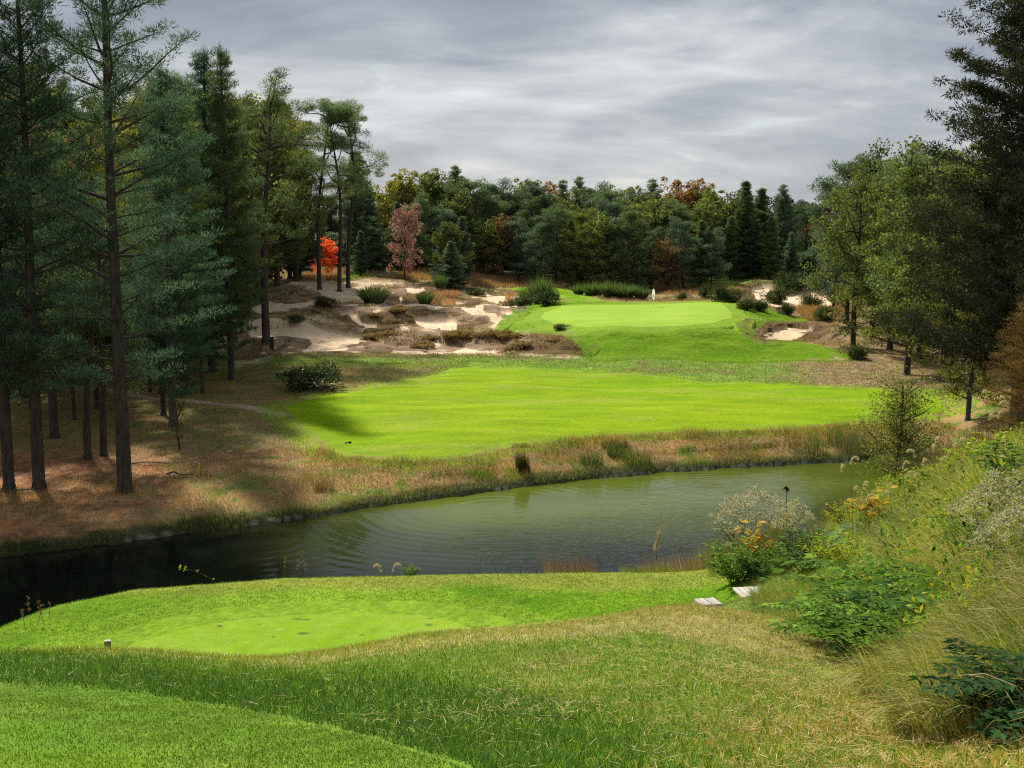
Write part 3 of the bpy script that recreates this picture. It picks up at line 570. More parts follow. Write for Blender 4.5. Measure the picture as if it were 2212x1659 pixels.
def pitch_pine(seed, H=20, r0=.3, hb=.42, spread=3.6, per=90, nl=.24, nw=.06, lean=(0, 0), nb=16, clump=.62, flat=.62, wob=.5, kind='n', stubs=6, crook=.22, sub=3):
    rg = np.random.default_rng(seed); tr = trunk_line(H*.93, r0, rg, lean, wob, 14, .05); T = tr[0]
    lines = [tr]; cen = []; rad = []
    for b in range(nb):
        q = (b+rg.random()*.8)/nb; z = H*(hb+(0.93-hb)*q); a = b*2.4+rg.random()*.9; Lb = spread*(.55+.55*math.sin(math.pi*(.18+.72*q)))*(.65+.6*rg.random())
        el = .05+.6*q+rg.normal()*.18
        ln = limb(on_line(T, z), (math.cos(a)*math.cos(el), math.sin(a)*math.cos(el), math.sin(el)), Lb, rg, 8, crook, .05, .05+.012*Lb, .018); lines.append(ln)
        for s in range(sub):
            i = 3+int(rg.random()*4); a2 = a+rg.normal()*.9; l2 = limb(ln[0][i], (math.cos(a2), math.sin(a2), .35+rg.normal()*.3), Lb*.38, rg, 5, crook, .05, .025, .008); lines.append(l2)
            cen.append(l2[0][-1]); k = clump*(.6+.8*rg.random()); rad.append((k, k, k*flat))
        for t in (5, 6, 7):
            cen.append(ln[0][t]+rg.normal(size=3)*.2); k = clump*(.6+.8*rg.random()); rad.append((k, k, k*flat))
    for k in range(7): cen.append(T[-1]+rg.normal(size=3)*np.array([.7, .7, .35])+np.array([0, 0, .25])); r_ = clump*(.7+.5*rg.random()); rad.append((r_, r_, r_*flat))
    for b in range(stubs):
        z = H*(.12+(hb-.1)*rg.random()); a = rg.random()*6.28; lines.append(limb(on_line(T, z), (math.cos(a), math.sin(a), -.1+.3*rg.random()), .5+1.6*rg.random(), rg, 5, .2, 0, .025, .008))
    cen = np.array(cen); rad = np.array(rad)
    if kind == 'n': return tubes(lines, 7), needles(cen, rad, per, nl, nw, rg, up=.35, jit=.8), 3
    return tubes(lines, 7), leaves(cen, rad, per, nl, nw, rg), 4
def broadleaf(seed, H=18, r0=.28, hb=.25, spread=4.2, per=34, L=.24, Wd=.16, nb=26, clump=.75, lean=(0, 0), droop=.2, bare=0.0, top=1.0):
    rg = np.random.default_rng(seed); tr = trunk_line(H*.8, r0, rg, lean, .35, 12, .05); T = tr[0]; lines = [tr]; cen = []; rad = []
    for b in range(nb):
        q = (b+rg.random())/nb; z = H*(hb+(.8-hb)*q); a = b*2.4+rg.random(); Lb = spread*(.45+.65*math.sin(math.pi*(.15+.7*q)))*(.75+.5*rg.random())
        el = .3+.85*q+rg.normal()*.12
        ln = limb(on_line(T, z), (math.cos(a)*math.cos(el), math.sin(a)*math.cos(el), math.sin(el)), Lb, rg, 7, .14, .03, .03+.014*Lb, .01); lines.append(ln)
        for s in range(5):
            i = 2+int(rg.random()*4.9); l2 = limb(ln[0][i], rvec(rg, 1)[0]+np.array([math.cos(a)*.6, math.sin(a)*.6, .5]), Lb*.36, rg, 4, .15, .03, .02, .006); lines.append(l2)
            if rg.random() >= bare: cen.append(l2[0][-1]); k = clump*(.6+.8*rg.random()); rad.append((k, k, k*.8))
        if rg.random() >= bare: cen.append(ln[0][-1]); k = clump*(.7+.6*rg.random()); rad.append((k, k, k*.85))
    cen = np.array(cen); rad = np.array(rad)
    return tubes(lines, 6), leaves(cen, rad, per, L, Wd, rg, droop), 4
def spruce(seed, H=22, r0=.3, hb=.06, spread=4.2, per=40, nl=.2, nw=.05, drop=.25, step=.55, power=.9, den=1.0, jagged=.35, flatz=.35):
    rg = np.random.default_rng(seed); tr = trunk_line(H, r0, rg, (0, 0), .08, 12, .03); T = tr[0]; lines = [tr]; cen = []; rad = []; z = H*hb
    while z < H-.2:
        q = z/H; prof = spread*(1-q)**power+.2; nb = 6; a0 = rg.random()*6.28
        for b in range(nb):
            a = a0+b*6.28/nb+rg.normal()*.2; Lb = prof*(1-jagged+2*jagged*rg.random()); el = -drop*(1-q)+.45*q+rg.normal()*.08
            ln = limb(on_line(T, z+rg.normal()*.1), (math.cos(a)*math.cos(el), math.sin(a)*math.cos(el), math.sin(el)), Lb, rg, 5, .05, .05, .012*Lb+.01, .006); lines.append(ln)
            m = max(2, int(Lb*1.9*den))
            for j in range(m):
                t = .15+.85*(j+rg.random())/m; i = min(int(t*4), 3); f = t*4-i; p = ln[0][i]*(1-f)+ln[0][i+1]*f
                s = (.24+.2*rg.random())*(.8+.1*Lb); cen.append(p+rg.normal(size=3)*np.array([.16, .16, .05])*(1+.15*Lb)); rad.append((s*1.2, s*1.2, s*flatz*1.3))
        z += step*(.8+.4*rg.random())
    cen = np.array(cen); rad = np.array(rad)
    return tubes(lines, 6), needles(cen, rad, per, nl, nw, rg, up=.05, jit=.6), 3
BARK = {'dark': bark_mat('bark_dark', (.026, .020, .020), (.10, .078, .070)), 'grey': bark_mat('bark_grey', (.045, .042, .04), (.14, .125, .115)),
        'brown': bark_mat('bark_brown', (.04, .025, .018), (.12, .075, .055))}
PT = (1.1, 1.15, .75)
LM = {'pine_blue': leaf_mat('needles_blue_green', (0.042, 0.081, 0.060), (0.111, 0.182, 0.114), .42, 0, 2.2, tcol=PT),
      'pine_green': leaf_mat('needles_green', (0.065, 0.104, 0.052), (0.195, 0.260, 0.111), .45, 0, 2.2, tcol=PT),
      'pine_olive': leaf_mat('needles_olive', (0.102, 0.120, 0.042), (0.276, 0.288, 0.090), .45, 0, 2.2),
      'pine_dark': leaf_mat('needles_dark', (.080, .125, .095), (.17, .23, .145), .45, 0, .9, tcol=PT),
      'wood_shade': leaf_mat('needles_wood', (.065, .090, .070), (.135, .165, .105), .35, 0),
      'spruce_dark': leaf_mat('spruce_needles', (0.030, 0.039, 0.030), (0.090, 0.096, 0.054), .25, 0),
      'leaf_green': leaf_mat('leaves_green', (.080, .108, .042), (.19, .21, .080), .42, 0, .9),
      'leaf_yellow': leaf_mat('leaves_yellow', (.19, .19, .055), (.36, .34, .10), .45, 0, .9),
      'leaf_olive': leaf_mat('leaves_olive', (.105, .135, .055), (.25, .28, .10), .45, 0, .9),
      'leaf_orange': leaf_mat('leaves_orange', (0.264, 0.143, 0.055), (0.440, 0.286, 0.110), .42, 0, tcol=(1.2, 1, .6)),
      'leaf_red': leaf_mat('leaves_red', (.55, .10, .035), (.85, .30, .12), .45, 0, tcol=(1.3, .9, .6)),
      'leaf_pink': leaf_mat('leaves_pink', (0.340, 0.130, 0.130), (0.480, 0.340, 0.240), .4, 0, .5, tcol=(1.1, 1, .9)),
      'leaf_rust': leaf_mat('leaves_rust', (0.156, 0.120, 0.054), (0.288, 0.228, 0.102), .4, 0, tcol=(1.2, 1, .6))}
PROTO = {}
def proto(name, built, k=None):
    (tv, tf), (cv__, sh), kk = built
    PROTO[name] = (new_mesh('trunk', tv, tf), tri_mesh('crown', cv__, sh, kk))
BASE = {}
def ground_base(px, py, y0=None, y1=None):
    p = GG(px, py, y0 or 3., y1 or 240.); return p
def tree(kind, loc, rz, sc, mat, bark, name, label, cat='tree', group=None):
    tm, cm = PROTO[kind]
    r = empty(name, loc, rz, sc); tag(r, label, cat, group)
    t = bpy.data.objects.new('trunk', tm); c = bpy.data.objects.new('crown', cm)
    for o, m in ((t, BARK[bark]), (c, LM[mat])):
        COL.objects.link(o); o.parent = r
        if len(o.data.materials) == 0: o.data.materials.append(m)
        o.material_slots[0].link = 'OBJECT'; o.material_slots[0].material = m
    return r
def tree_px(kind, Hk, px, pybase, pytop, mat, bark, name, label, Y=None, y0=45, y1=240, rz=None, group=None, wide=1.0, cat='tree'):
    """stands a tree on the ground where the sight line meets it, tall enough to reach the given line"""
    p = GG(px, pybase, y0, y1) if Y is None else None
    if Y is not None:
        x = (px-1106)/FPX*Y; p = np.array([x, Y, hgt(x, Y)])
    top = P(px, pytop, p[1])[2]; s = max((top-p[2])/Hk, .1)
    if rz is None: rz = random.random()*6.28
    return tree(kind, p, rz, (s*wide, s*wide, s), mat, bark, name, label, cat, group)
random.seed(11)
# ------------------------------------------------------------------ tree kinds
proto('wp1', white_pine(1, 30, .36, .20, 6.6, per=50, dens=.95, tp=.35, open_=.22, step=1.15)); proto('wp2', white_pine(2, 28, .30, .18, 5.4, per=50, dens=1.0, tp=.45, open_=.15, step=1.1))
proto('wp3', white_pine(3, 26, .30, .10, 4.8, per=60, dens=1.2)); proto('wpfar', white_pine(5, 20, .26, .06, 4.0, per=46, nl=.45, nw=.11, dens=1.1, step=.85)); proto('wpfar2', white_pine(6, 22, .26, .16, 4.6, per=46, nl=.45, nw=.10, open_=.12, tipup=.10))
proto('slim', pitch_pine(17, 20, .16, .52, 2.6, per=90, nw=.05, nb=14, wob=.9, stubs=14)); proto('wplow', white_pine(7, 14, .15, .32, 3.6, per=60, dens=1.3, step=.75, tp=.5)); proto('pp1', pitch_pine(11, 20, .30, .36, 3.8, per=120, nw=.06, nb=20)); proto('pp2', pitch_pine(12, 18, .24, .36, 3.8, per=120, clump=.7, wob=.8, crook=.3, nw=.06, nb=20))
proto('ppfar', pitch_pine(13, 18, .24, .16, 3.9, per=100, nl=.36, nw=.12, clump=1.0, nb=28)); proto('ppfar2', pitch_pine(14, 18, .24, .08, 3.7, per=100, nl=.36, nw=.12, clump=1.05, nb=28))
proto('pptall', pitch_pine(15, 24, .26, .52, 4.2, per=120, clump=.72, wob=.9, crook=.3, nb=16, nl=.3, nw=.07)); proto('pptall2', pitch_pine(16, 24, .26, .45, 4.4, per=120, clump=.75, wob=.7, crook=.33, nb=17, nl=.3, nw=.07))
proto('bl1', broadleaf(21, 18, .26, .08, 4.6, per=46, L=.42, Wd=.32, clump=1.0, nb=30)); proto('bl2', broadleaf(22, 18, .24, .05, 4.2, per=46, nb=32, L=.42, Wd=.3, clump=.95)); proto('bl3', broadleaf(23, 16, .2, .08, 4.4, per=34, nb=32, clump=.85, L=.3, Wd=.24, top=1))
proto('blbare', broadleaf(24, 18, .2, .3, 3.8, per=12, nb=20, bare=.3, clump=.7, L=.34, Wd=.24)); proto('spfar', spruce(31, 20, .26, .04, 4.2, per=46, nl=.4, nw=.12, den=1.1))
proto('cedar', spruce(32, 24, .4, .16, 5.9, per=80, nl=.2, nw=.065, drop=-.15, step=.62, power=.5, jagged=.4, flatz=.42, den=1.25)); proto('oak', pitch_pine(41, 17, .26, .14, 4.3, per=52, nl=.26, nw=.17, kind='l', nb=26, clump=.85, crook=.3, stubs=3, sub=4))
proto('oak2', pitch_pine(42, 17, .24, .10, 3.9, per=52, nl=.26, nw=.17, kind='l', nb=28, clump=.85, crook=.32, stubs=2, sub=4)); proto('maple', broadleaf(43, 9, .1, .15, 2.6, per=60, nb=20, clump=.6, L=.26, Wd=.2))
# ------------------------------------------------------------------ the pines on the left shore
T = tree_px
T('wp1', 30, 270, 1062, -210, 'pine_blue', 'dark', 'white_pine', 'huge straight white pine with the thickest trunk, at the pine straw near the pond', y1=75, rz=.4)
T('wp2', 28, 85, 1056, -150, 'pine_blue', 'dark', 'white_pine', 'tall dark white pine beside the huge one, second from the left picture edge', y1=75, rz=2.2)
T('wp2', 28, 20, 1060, -90, 'pine_blue', 'dark', 'white_pine', 'tall dark pine at the left picture edge by the pond', y1=75, rz=4.0)
T('wp3', 26, -70, 1040, -60, 'pine_blue', 'dark', 'white_pine', 'pine half out of the picture on the far left', y1=80, rz=1.)
T('pp1', 20, 118, 945, 330, 'pine_green', 'dark', 'pine', 'leaning dark pine trunk between the two pond edge pines', y1=100)
T('pp2', 18, 190, 992, 420, 'pine_green', 'dark', 'pine', 'thin leaning pine left of the huge pine trunk', y1=100)
T('pp2', 18, 224, 985, 470, 'pine_blue', 'dark', 'pine', 'thinnest straight pine close left of the huge pine trunk', y1=100)
T('wp3', 26, 375, 920, 150, 'pine_blue', 'grey', 'white_pine', 'grey trunked pine standing right of the huge pine', y1=110, rz=.9)
T('pp1', 20, 352, 850, 330, 'pine_olive', 'dark', 'pine', 'leaning trunk behind the grey trunked pine', y1=120)
T('wp3', 26, 500, 820, 108, 'pine_green', 'dark', 'white_pine', 'tall pine with feathery top on the grass left of the black box', y1=120, rz=.5, wide=.8)
T('pp1', 20, 575, 745, 190, 'pine_green', 'dark', 'pine', 'black trunked pine right behind the black box', y1=135)
T('pptall', 24, 690, 625, 205, 'pine_green', 'dark', 'pine', 'crooked ivy wrapped pine, left one of three against the sky', y1=170, rz=.3)
T('pptall2', 24, 733, 622, 235, 'pine_green', 'dark', 'pine', 'slender crooked pine, middle one of three against the sky', y1=170, rz=2.9)
T('pptall', 24, 752, 605, 212, 'pine_green', 'dark', 'pine', 'stout pine trunk right one of three against the sky', y1=175, rz=4.6)
T('wp3', 26, 455, 0, 112, 'pine_blue', 'dark', 'white_pine', 'broad blue green pine between the huge pine and the feather topped one', Y=104, wide=1.1)
T('wp3', 26, 395, 0, 165, 'pine_green', 'dark', 'white_pine', 'pine crown close right of the huge pine top', Y=98, wide=1.2)
T('pp1', 20, 560, 0, 200, 'pine_olive', 'dark', 'pine', 'sunlit rounded pine crown left of the crooked pines', Y=158, wide=1.3)
T('wp3', 26, 600, 0, 215, 'pine_green', 'dark', 'white_pine', 'layered pine crown directly left of the crooked pines', Y=172, wide=1.3)
T('pp2', 18, 640, 0, 262, 'pine_olive', 'dark', 'pine', 'small rounded pine touching the crooked pines', Y=180, wide=1.25)
T('bl1', 18, 520, 0, 235, 'leaf_olive', 'dark', 'autumn_tree', 'olive leafy crown behind the feather topped pine', Y=165, wide=1.3)
T('bl2', 18, 350, 0, 225, 'leaf_yellow', 'dark', 'autumn_tree', 'yellowish crown right behind the huge pine trunk', Y=118, wide=1.3)
for px, py, Y, top, lb in ((70, 0, 80, 560, 'low boughed pine between the two left trunks'), (200, 0, 84, 520, 'low boughed pine left of the huge trunk'), (345, 0, 82, 545, 'low boughed pine right of the huge trunk'), (432, 0, 92, 600, 'low boughed pine before the feather topped pine'), (-30, 0, 74, 600, 'low boughed pine cut by the left edge'), (280, 0, 96, 500, 'low boughed pine behind the huge trunk')):
    T('wplow', 14, px, py, top, 'pine_blue', 'dark', 'white_pine', lb, Y=Y, wide=1.35)
for px, Y, top, lb in ((55, 84, 500, 'slim bare trunked pine between the two trunks at the left edge'), (150, 80, 480, 'slim bare trunked pine in the gap right of the second trunk'), (318, 92, 450, 'slim bare trunked pine right behind the huge trunk'), (450, 112, 400, 'slim bare trunked pine near the path')):
    T('slim', 20, px, 0, top, 'pine_green', 'dark', 'pine', lb, Y=Y)
rgw = np.random.default_rng(5)
# wood behind them
spots = [(-120,90,60),(-40,96,150),(40,88,240),(130,104,200),(60,112,150),(200,108,260),(300,112,215),(-100,118,120),(10,125,200),(160,128,170),(250,132,260),(340,126,230),(420,122,250),(440,135,200),
         (-60,142,180),(80,146,260),(210,150,240),(330,148,200),(400,152,250),(480,140,260),(500,160,230),(550,172,300),(600,182,250),(628,192,230),(650,190,330),(540,165,250),(460,168,210),(380,172,260),(270,170,220),(150,172,280),(30,170,200),(-80,175,260)]
kinds = [('wp3', 26), ('pp1', 20), ('wpfar', 20), ('bl1', 18), ('pp2', 18), ('wpfar', 20), ('bl2', 18)]
mats = {'wp3': ['pine_blue', 'pine_green'], 'pp1': ['pine_green', 'pine_olive'], 'wpfar': ['pine_blue', 'pine_green'], 'bl1': ['leaf_olive', 'leaf_green', 'leaf_yellow'], 'pp2': ['pine_olive', 'pine_green'], 'bl2': ['leaf_olive', 'leaf_green', 'leaf_rust']}
for i, (px, Y, top) in enumerate(spots):
    k, h = kinds[(i*3+i//7) % 7]; m = mats[k][i % len(mats[k])]
    T(k, h, px, 0, top, m, 'dark', 'pine' if m.startswith('pine') else 'autumn_tree', 'tree deep in the dark wood behind the pond edge pines' if m.startswith('pine') else 'leafy tree with turning leaves deep in the dark left wood', Y=Y, group='trees deep in the left wood' if m.startswith('pine') else 'leafy trees in the left wood')
T('maple', 9, 690, 598, 520, 'leaf_red', 'dark', 'red_maple', 'small bright red maple behind the crooked pines', y0=150, y1=200, wide=1.7)
T('maple', 9, 590, 605, 535, 'leaf_red', 'dark', 'red_maple', 'smaller patch of red maple half hidden in the left wood', Y=182)
# ------------------------------------------------------------------ far tree line: px, distance, top, kind, colour
FT = [(770,205,330,'wpfar','pine_dark','dark fir like pine right of the crooked pines'),(800,212,400,'spfar','pine_dark',None),(830,225,402,'bl1','leaf_yellow','yellow green tree at the left end of the far tree line'),(872,228,378,'bl2','leaf_yellow','tall yellow green tree left of the pink one'),
 (910,230,382,'bl1','leaf_olive',None),(945,232,378,'bl2','leaf_olive',None),(985,225,362,'wpfar2','pine_green','pine with the highest thin spire left of centre'),(1015,215,392,'ppfar','pine_green','round topped dark pine right of the thin spire'),
 (1040,228,382,'blbare','leaf_olive','bare twigged tree sticking out of the far tree line'),(1075,220,400,'ppfar2','pine_dark',None),(1100,226,396,'blbare','leaf_olive',None),(1125,222,398,'bl1','leaf_olive',None),(1155,216,402,'ppfar','pine_dark',None),(1180,226,405,'bl2','leaf_orange','brown orange tree right of centre-left pines'),
 (1215,228,392,'wpfar2','pine_green','bushy topped pine at the centre of the tree line'),(1250,232,385,'wpfar2','pine_green','second bushy topped pine at the centre of the tree line'),(1280,218,408,'ppfar2','pine_green',None),(1315,215,412,'ppfar','pine_green',None),(1345,226,412,'bl1','leaf_olive',None),(1375,220,418,'ppfar','pine_dark',None),
 (1405,228,390,'wpfar2','pine_green','pine with broad spreading top behind the flag'),(1430,210,430,'bl1','leaf_olive',None),(1470,228,396,'bl1','leaf_orange','orange brown tree right of the broad topped pine'),(1500,230,402,'bl2','leaf_orange','rust coloured tree beside the orange brown one'),(1450,208,440,'ppfar','pine_green',None),(1530,224,415,'bl2','leaf_olive',None),
 (1560,216,420,'bl1','leaf_green',None),(1605,208,390,'spfar','pine_green','spruce with tall pointed bare leader in the far tree line'),(1640,222,410,'wpfar','pine_green',None),(1685,214,402,'wpfar2','pine_dark','pine with long swept out branches at the right end of the far line'),(1730,218,440,'ppfar','pine_dark',None),(1745,226,480,'bl2','leaf_rust',None),(1775,222,490,'bl1','leaf_olive',None),
 (780,196,500,'wpfar','pine_dark',None),(960,192,478,'spfar','pine_dark','wide dark conifer right of the pink tree'),(1000,196,470,'wpfar','pine_dark',None),(1045,205,480,'bl1','leaf_olive',None),(1085,204,470,'bl2','leaf_rust','brown leaved tree low in the centre tree line'),(1120,202,480,'ppfar2','pine_dark',None),(1165,198,468,'ppfar2','pine_dark',None),(1200,200,450,'ppfar','pine_green',None),(1235,196,500,'bl1','leaf_olive',None),
 (1265,200,462,'ppfar2','pine_olive',None),(1300,196,470,'bl2','leaf_olive',None),(1335,198,470,'ppfar','pine_dark',None),(1370,194,458,'ppfar2','pine_green','round topped pine behind the flag, in front of the rest'),(1405,198,500,'ppfar2','pine_dark',None),(1440,194,520,'bl1','leaf_rust',None),(1475,196,480,'ppfar2','pine_dark',None),(1510,198,478,'wpfar','pine_green',None),(1535,196,500,'ppfar2','pine_dark',None),
 (1575,205,470,'wpfar','pine_green',None),(1625,205,480,'wpfar','pine_blue',None),(1660,203,470,'wpfar','pine_green','soft light green pine in front of the swept out one'),(1705,206,500,'spfar','pine_dark',None),(1740,210,520,'spfar','pine_dark',None),(860,215,440,'wpfar','pine_dark',None),(900,208,430,'ppfar2','pine_green',None),(1060,214,430,'ppfar','pine_green',None),(1140,212,440,'ppfar2','pine_green',None),(1225,210,430,'bl2','leaf_green',None),(1320,208,440,'ppfar2','pine_dark',None),(1390,206,440,'bl1','leaf_olive',None),(1000,210,420,'bl2','leaf_green',None),(950,206,450,'ppfar','pine_dark',None),(1510,210,440,'bl1','leaf_olive',None),(1590,222,430,'bl2','leaf_olive',None)]
for px, Y, top, k, m, lb in FT:
    h = {'wpfar': 20, 'wpfar2': 22, 'spfar': 20, 'ppfar': 18, 'ppfar2': 18, 'bl1': 18, 'bl2': 18, 'blbare': 18}[k]
    leaf = m.startswith('leaf'); gen = {'pine_dark': 'dark green pine in the far tree line beyond the green', 'pine_green': 'mid green pine in the far tree line beyond the green', 'pine_olive': 'olive pine in the far tree line beyond the green', 'pine_blue': 'blue green pine in the far tree line beyond the green',
      'leaf_olive': 'olive leaved tree in the far tree line beyond the green', 'leaf_green': 'green leafy tree in the far tree line beyond the green', 'leaf_rust': 'rusty brown tree in the far tree line', 'leaf_orange': 'orange tree in the far tree line', 'leaf_yellow': 'yellow tree in the far tree line'}[m]
    T(k, h, px, 0, top, m, 'dark', 'leafy_tree' if leaf else ('spruce_tree' if k == 'spfar' else 'pine_tree'), lb or gen, Y=Y, group=(None if lb else gen.replace('pine', 'pines').replace(' tree in', ' trees in')), wide=1.15)
T('bl3', 16, 875, 592, 445, 'leaf_pink', 'dark', 'pink_leaved_tree', 'pinkish red autumn tree standing before the far tree line', Y=187, wide=.85)
T('maple', 9, 972, 598, 490, 'leaf_green', 'dark', 'young_tree', 'light green treetop beside the pink tree', Y=189)
T('spfar', 20, 975, 600, 520, 'pine_dark', 'dark', 'conifer_tree', 'low broad dark blue conifer right of the pink tree', Y=182, wide=1.9)
# far off wood behind, seen only as a mass between the trunks
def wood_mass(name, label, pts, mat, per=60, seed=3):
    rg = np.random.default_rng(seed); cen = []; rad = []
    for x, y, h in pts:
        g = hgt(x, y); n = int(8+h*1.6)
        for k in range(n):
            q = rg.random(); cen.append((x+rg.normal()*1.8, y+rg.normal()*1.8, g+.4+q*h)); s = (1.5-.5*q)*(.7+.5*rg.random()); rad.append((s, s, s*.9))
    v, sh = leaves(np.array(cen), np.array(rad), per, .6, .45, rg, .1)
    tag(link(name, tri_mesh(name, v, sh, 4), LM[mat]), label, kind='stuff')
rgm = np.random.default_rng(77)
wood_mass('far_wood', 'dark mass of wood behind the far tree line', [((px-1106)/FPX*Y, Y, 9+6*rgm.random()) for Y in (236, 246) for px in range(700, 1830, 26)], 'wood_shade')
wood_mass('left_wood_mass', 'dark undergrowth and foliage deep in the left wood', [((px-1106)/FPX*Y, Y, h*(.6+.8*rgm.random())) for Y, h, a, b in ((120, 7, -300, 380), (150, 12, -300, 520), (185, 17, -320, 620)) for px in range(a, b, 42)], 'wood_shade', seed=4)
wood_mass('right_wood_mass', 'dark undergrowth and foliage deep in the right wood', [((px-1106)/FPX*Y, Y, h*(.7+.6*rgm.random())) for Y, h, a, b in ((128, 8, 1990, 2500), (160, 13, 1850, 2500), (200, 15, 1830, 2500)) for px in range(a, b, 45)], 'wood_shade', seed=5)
# ------------------------------------------------------------------ right hand wood
RT = [(1845,742,118,395,'oak','leaf_olive','oak at the left end of the right wood, its trunk leaning'),(1885,738,128,345,'oak2','leaf_green','green oak with twin trunk behind the leaning one'),(1800,690,150,390,'blbare','leaf_rust','thin rusty tree at the left end of the right wood'),(1925,755,116,372,'oak','leaf_green','green oak near the middle of the right wood'),
      (1965,822,100,350,'oak2','leaf_green','oak with thick straight trunk on the leaf litter'),(2045,850,94,380,'oak','leaf_olive','oak at the shaded right corner of the fairway'),(1990,0,110,330,'ppfar','pine_green','dark pine behind the oaks of the right wood'),(2010,0,130,320,'blbare','leaf_pink','bare tree with few pink leaves above the right wood'),(1890,0,150,352,'wpfar','pine_green','feather topped pine behind the right wood'),
      (1830,0,140,352,'ppfar','pine_dark','dark pine at the upper left edge of the right wood'),(2080,0,120,340,'bl2','leaf_yellow','yellow leaved tree beside the big dark spruce'),(2060,0,104,470,'oak2','leaf_olive','oak below the yellow tree in the right wood'),(2120,0,110,400,'ppfar','pine_dark','pine behind the big dark spruce'),(1940,0,128,410,'oak','leaf_olive','yellowing oak in the middle of the right wood'),(2180,0,96,500,'oak','leaf_olive','oak behind the big dark spruce')]
for px, py, Y, top, k, m, lb in RT:
    h = {'oak': 17, 'oak2': 17, 'blbare': 18, 'ppfar': 18, 'wpfar': 20, 'bl2': 18}[k]
    T(k, h, px, 0, top, m, 'dark', 'oak_tree' if 'oak' in k else ('pine_tree' if 'pine' in m else 'leafy_tree'), lb, Y=Y, wide=1.0)
for i, (px, Y, top) in enumerate([(1870,160,420),(1910,165,400),(1960,150,380),(2020,155,370),(2080,150,360),(2150,150,340),(2220,140,380),(2000,135,400),(2100,135,390),(1790,185,480),(1830,180,450)]):
    T(['ppfar', 'bl1', 'ppfar2'][i % 3], 18, px, 0, top, ['pine_dark', 'leaf_olive', 'pine_green'][i % 3], 'dark', 'leafy_tree' if i % 3 == 1 else 'pine_tree', 'tree hidden deep behind the right wood' , Y=Y, group='trees deep behind the right wood')
# the big dark spruce at the right edge
T('cedar', 24, 2210, 870, -130, 'spruce_dark', 'grey', 'spruce_tree', 'huge dark spruce filling the right picture edge', Y=64, rz=.7)
T('cedar', 24, 2270, 870, 120, 'spruce_dark', 'grey', 'spruce_tree', 'second dark spruce just outside the right edge', Y=74, rz=2.7)
T('oak2', 17, 2102, 880, 560, 'pine_olive', 'grey', 'oak_tree', 'grey trunked tree standing at the pond end under the spruce', Y=78)
# ------------------------------------------------------------------ grasses
def tint_mat(name, trans=.4, gloss=.02):
    m = leaf_mat(name, (1, 1, 1), (.82, .82, .82), trans, gloss, nscale=2.0, tcol=(1.15, 1.2, .6))
    for n in m.node_tree.nodes:
        if n.type == 'MAP_RANGE': n.inputs[3].default_value = 1; n.inputs[4].default_value = 1
    return m
TM = tint_mat('grass_blades'); TMD = tint_mat('dry_grass_blades', .3, .01)
def pal(rg, n, cols, wts, var=.25):
    cols = np.asarray(cols, float); wts = np.asarray(wts, float); wts /= wts.sum()
    return cols[rg.choice(len(cols), n, p=wts)]*(1+rg.uniform(-var, var, n))[:, None]
def spikes(P0, h, w, lean, rg, colr, flat=0.0):
    """one thin triangle per blade"""
    n = len(P0); a = rg.random(n)*6.28; s = np.stack([np.cos(a), np.sin(a), np.zeros(n)], 1)
    a2 = rg.random(n)*6.28; l = lean*(.3+rg.random(n))
    d = np.stack([np.cos(a2)*l, np.sin(a2)*l, np.full(n, 1.0-flat)], 1); d = unit(d)
    hh = (h*(.5+.9*rg.random(n)))[:, None]
    V = np.stack([P0-s*w/2, P0+s*w/2, P0+d*hh], 1).reshape(-1, 3)
    return V, np.repeat(colr, 3, 0)
def spike_obj(name, label, P0, h, w, lean, rg, colr, mat=None, flat=0.0):
    V, c = spikes(P0, h, w, lean, rg, colr, flat)
    o = link(name, new_mesh(name, V, np.arange(len(V)).reshape(-1, 3), c, smooth=False), mat or TM)
    return tag(o, label, kind='stuff')
def arcs(P0, h, w, dirv, bend, rg, colr, seg=4):
    """curved blades: ribbons of quads"""
    n = len(P0); hh = h*(.6+.7*rg.random(n)); b = bend*(.4+1.0*rg.random(n)); dirv = unit(dirv+rg.normal(size=dirv.shape)*.25*np.array([1, 1, 0]))
    side = unit(np.cross(dirv, np.array([0, 0, 1.]))+rg.normal(size=(n, 3))*.3); rows = []
    for k in range(seg+1):
        t = k/seg; ang = b*t
        z = np.where(b > 1e-3, np.sin(np.minimum(ang, 3.1))/np.maximum(b, 1e-3), t); x = (1-np.cos(ang))/np.maximum(b, 1e-3)
        p = P0+dirv*(x*hh)[:, None]+np.array([0, 0, 1.])*(z*hh)[:, None]; ww = w*(1-t)**.7*.5+.0004
        rows.append(p-side*ww); rows.append(p+side*ww)
    V = np.stack(rows, 1); m = 2*(seg+1); i = np.arange(n)[:, None]*m
    F = np.concatenate([i+np.array([[2*k, 2*k+1, 2*k+3, 2*k+2]]) for k in range(seg)], 0)
    return V.reshape(-1, 3), F, np.repeat(colr, m, 0)
def arc_obj(name, label, parts_, mat=None, kind='stuff'):
    Vs, Fs, Cs, off = [], [], [], 0
    for V, F, c in parts_: Vs.append(V); Fs.append(F+off); Cs.append(c); off += len(V)
    o = link(name, new_mesh(name, np.concatenate(Vs), np.concatenate(Fs), np.concatenate(Cs), smooth=True), mat or TM); return tag(o, label, kind=kind) if kind else o
def seat(x, y, dz=-.01): return np.stack([x, y, hgts(x, y)+dz], 1)
def scatter(rg, n, x0, x1, y0, y1, pw=1.0):
    y = y0+(y1-y0)*rg.random(n)**pw; return x0+(x1-x0)*rg.random(n), y
def insd(x, y, poly): return poly_sd(x, y, poly)
rg = np.random.default_rng(100)
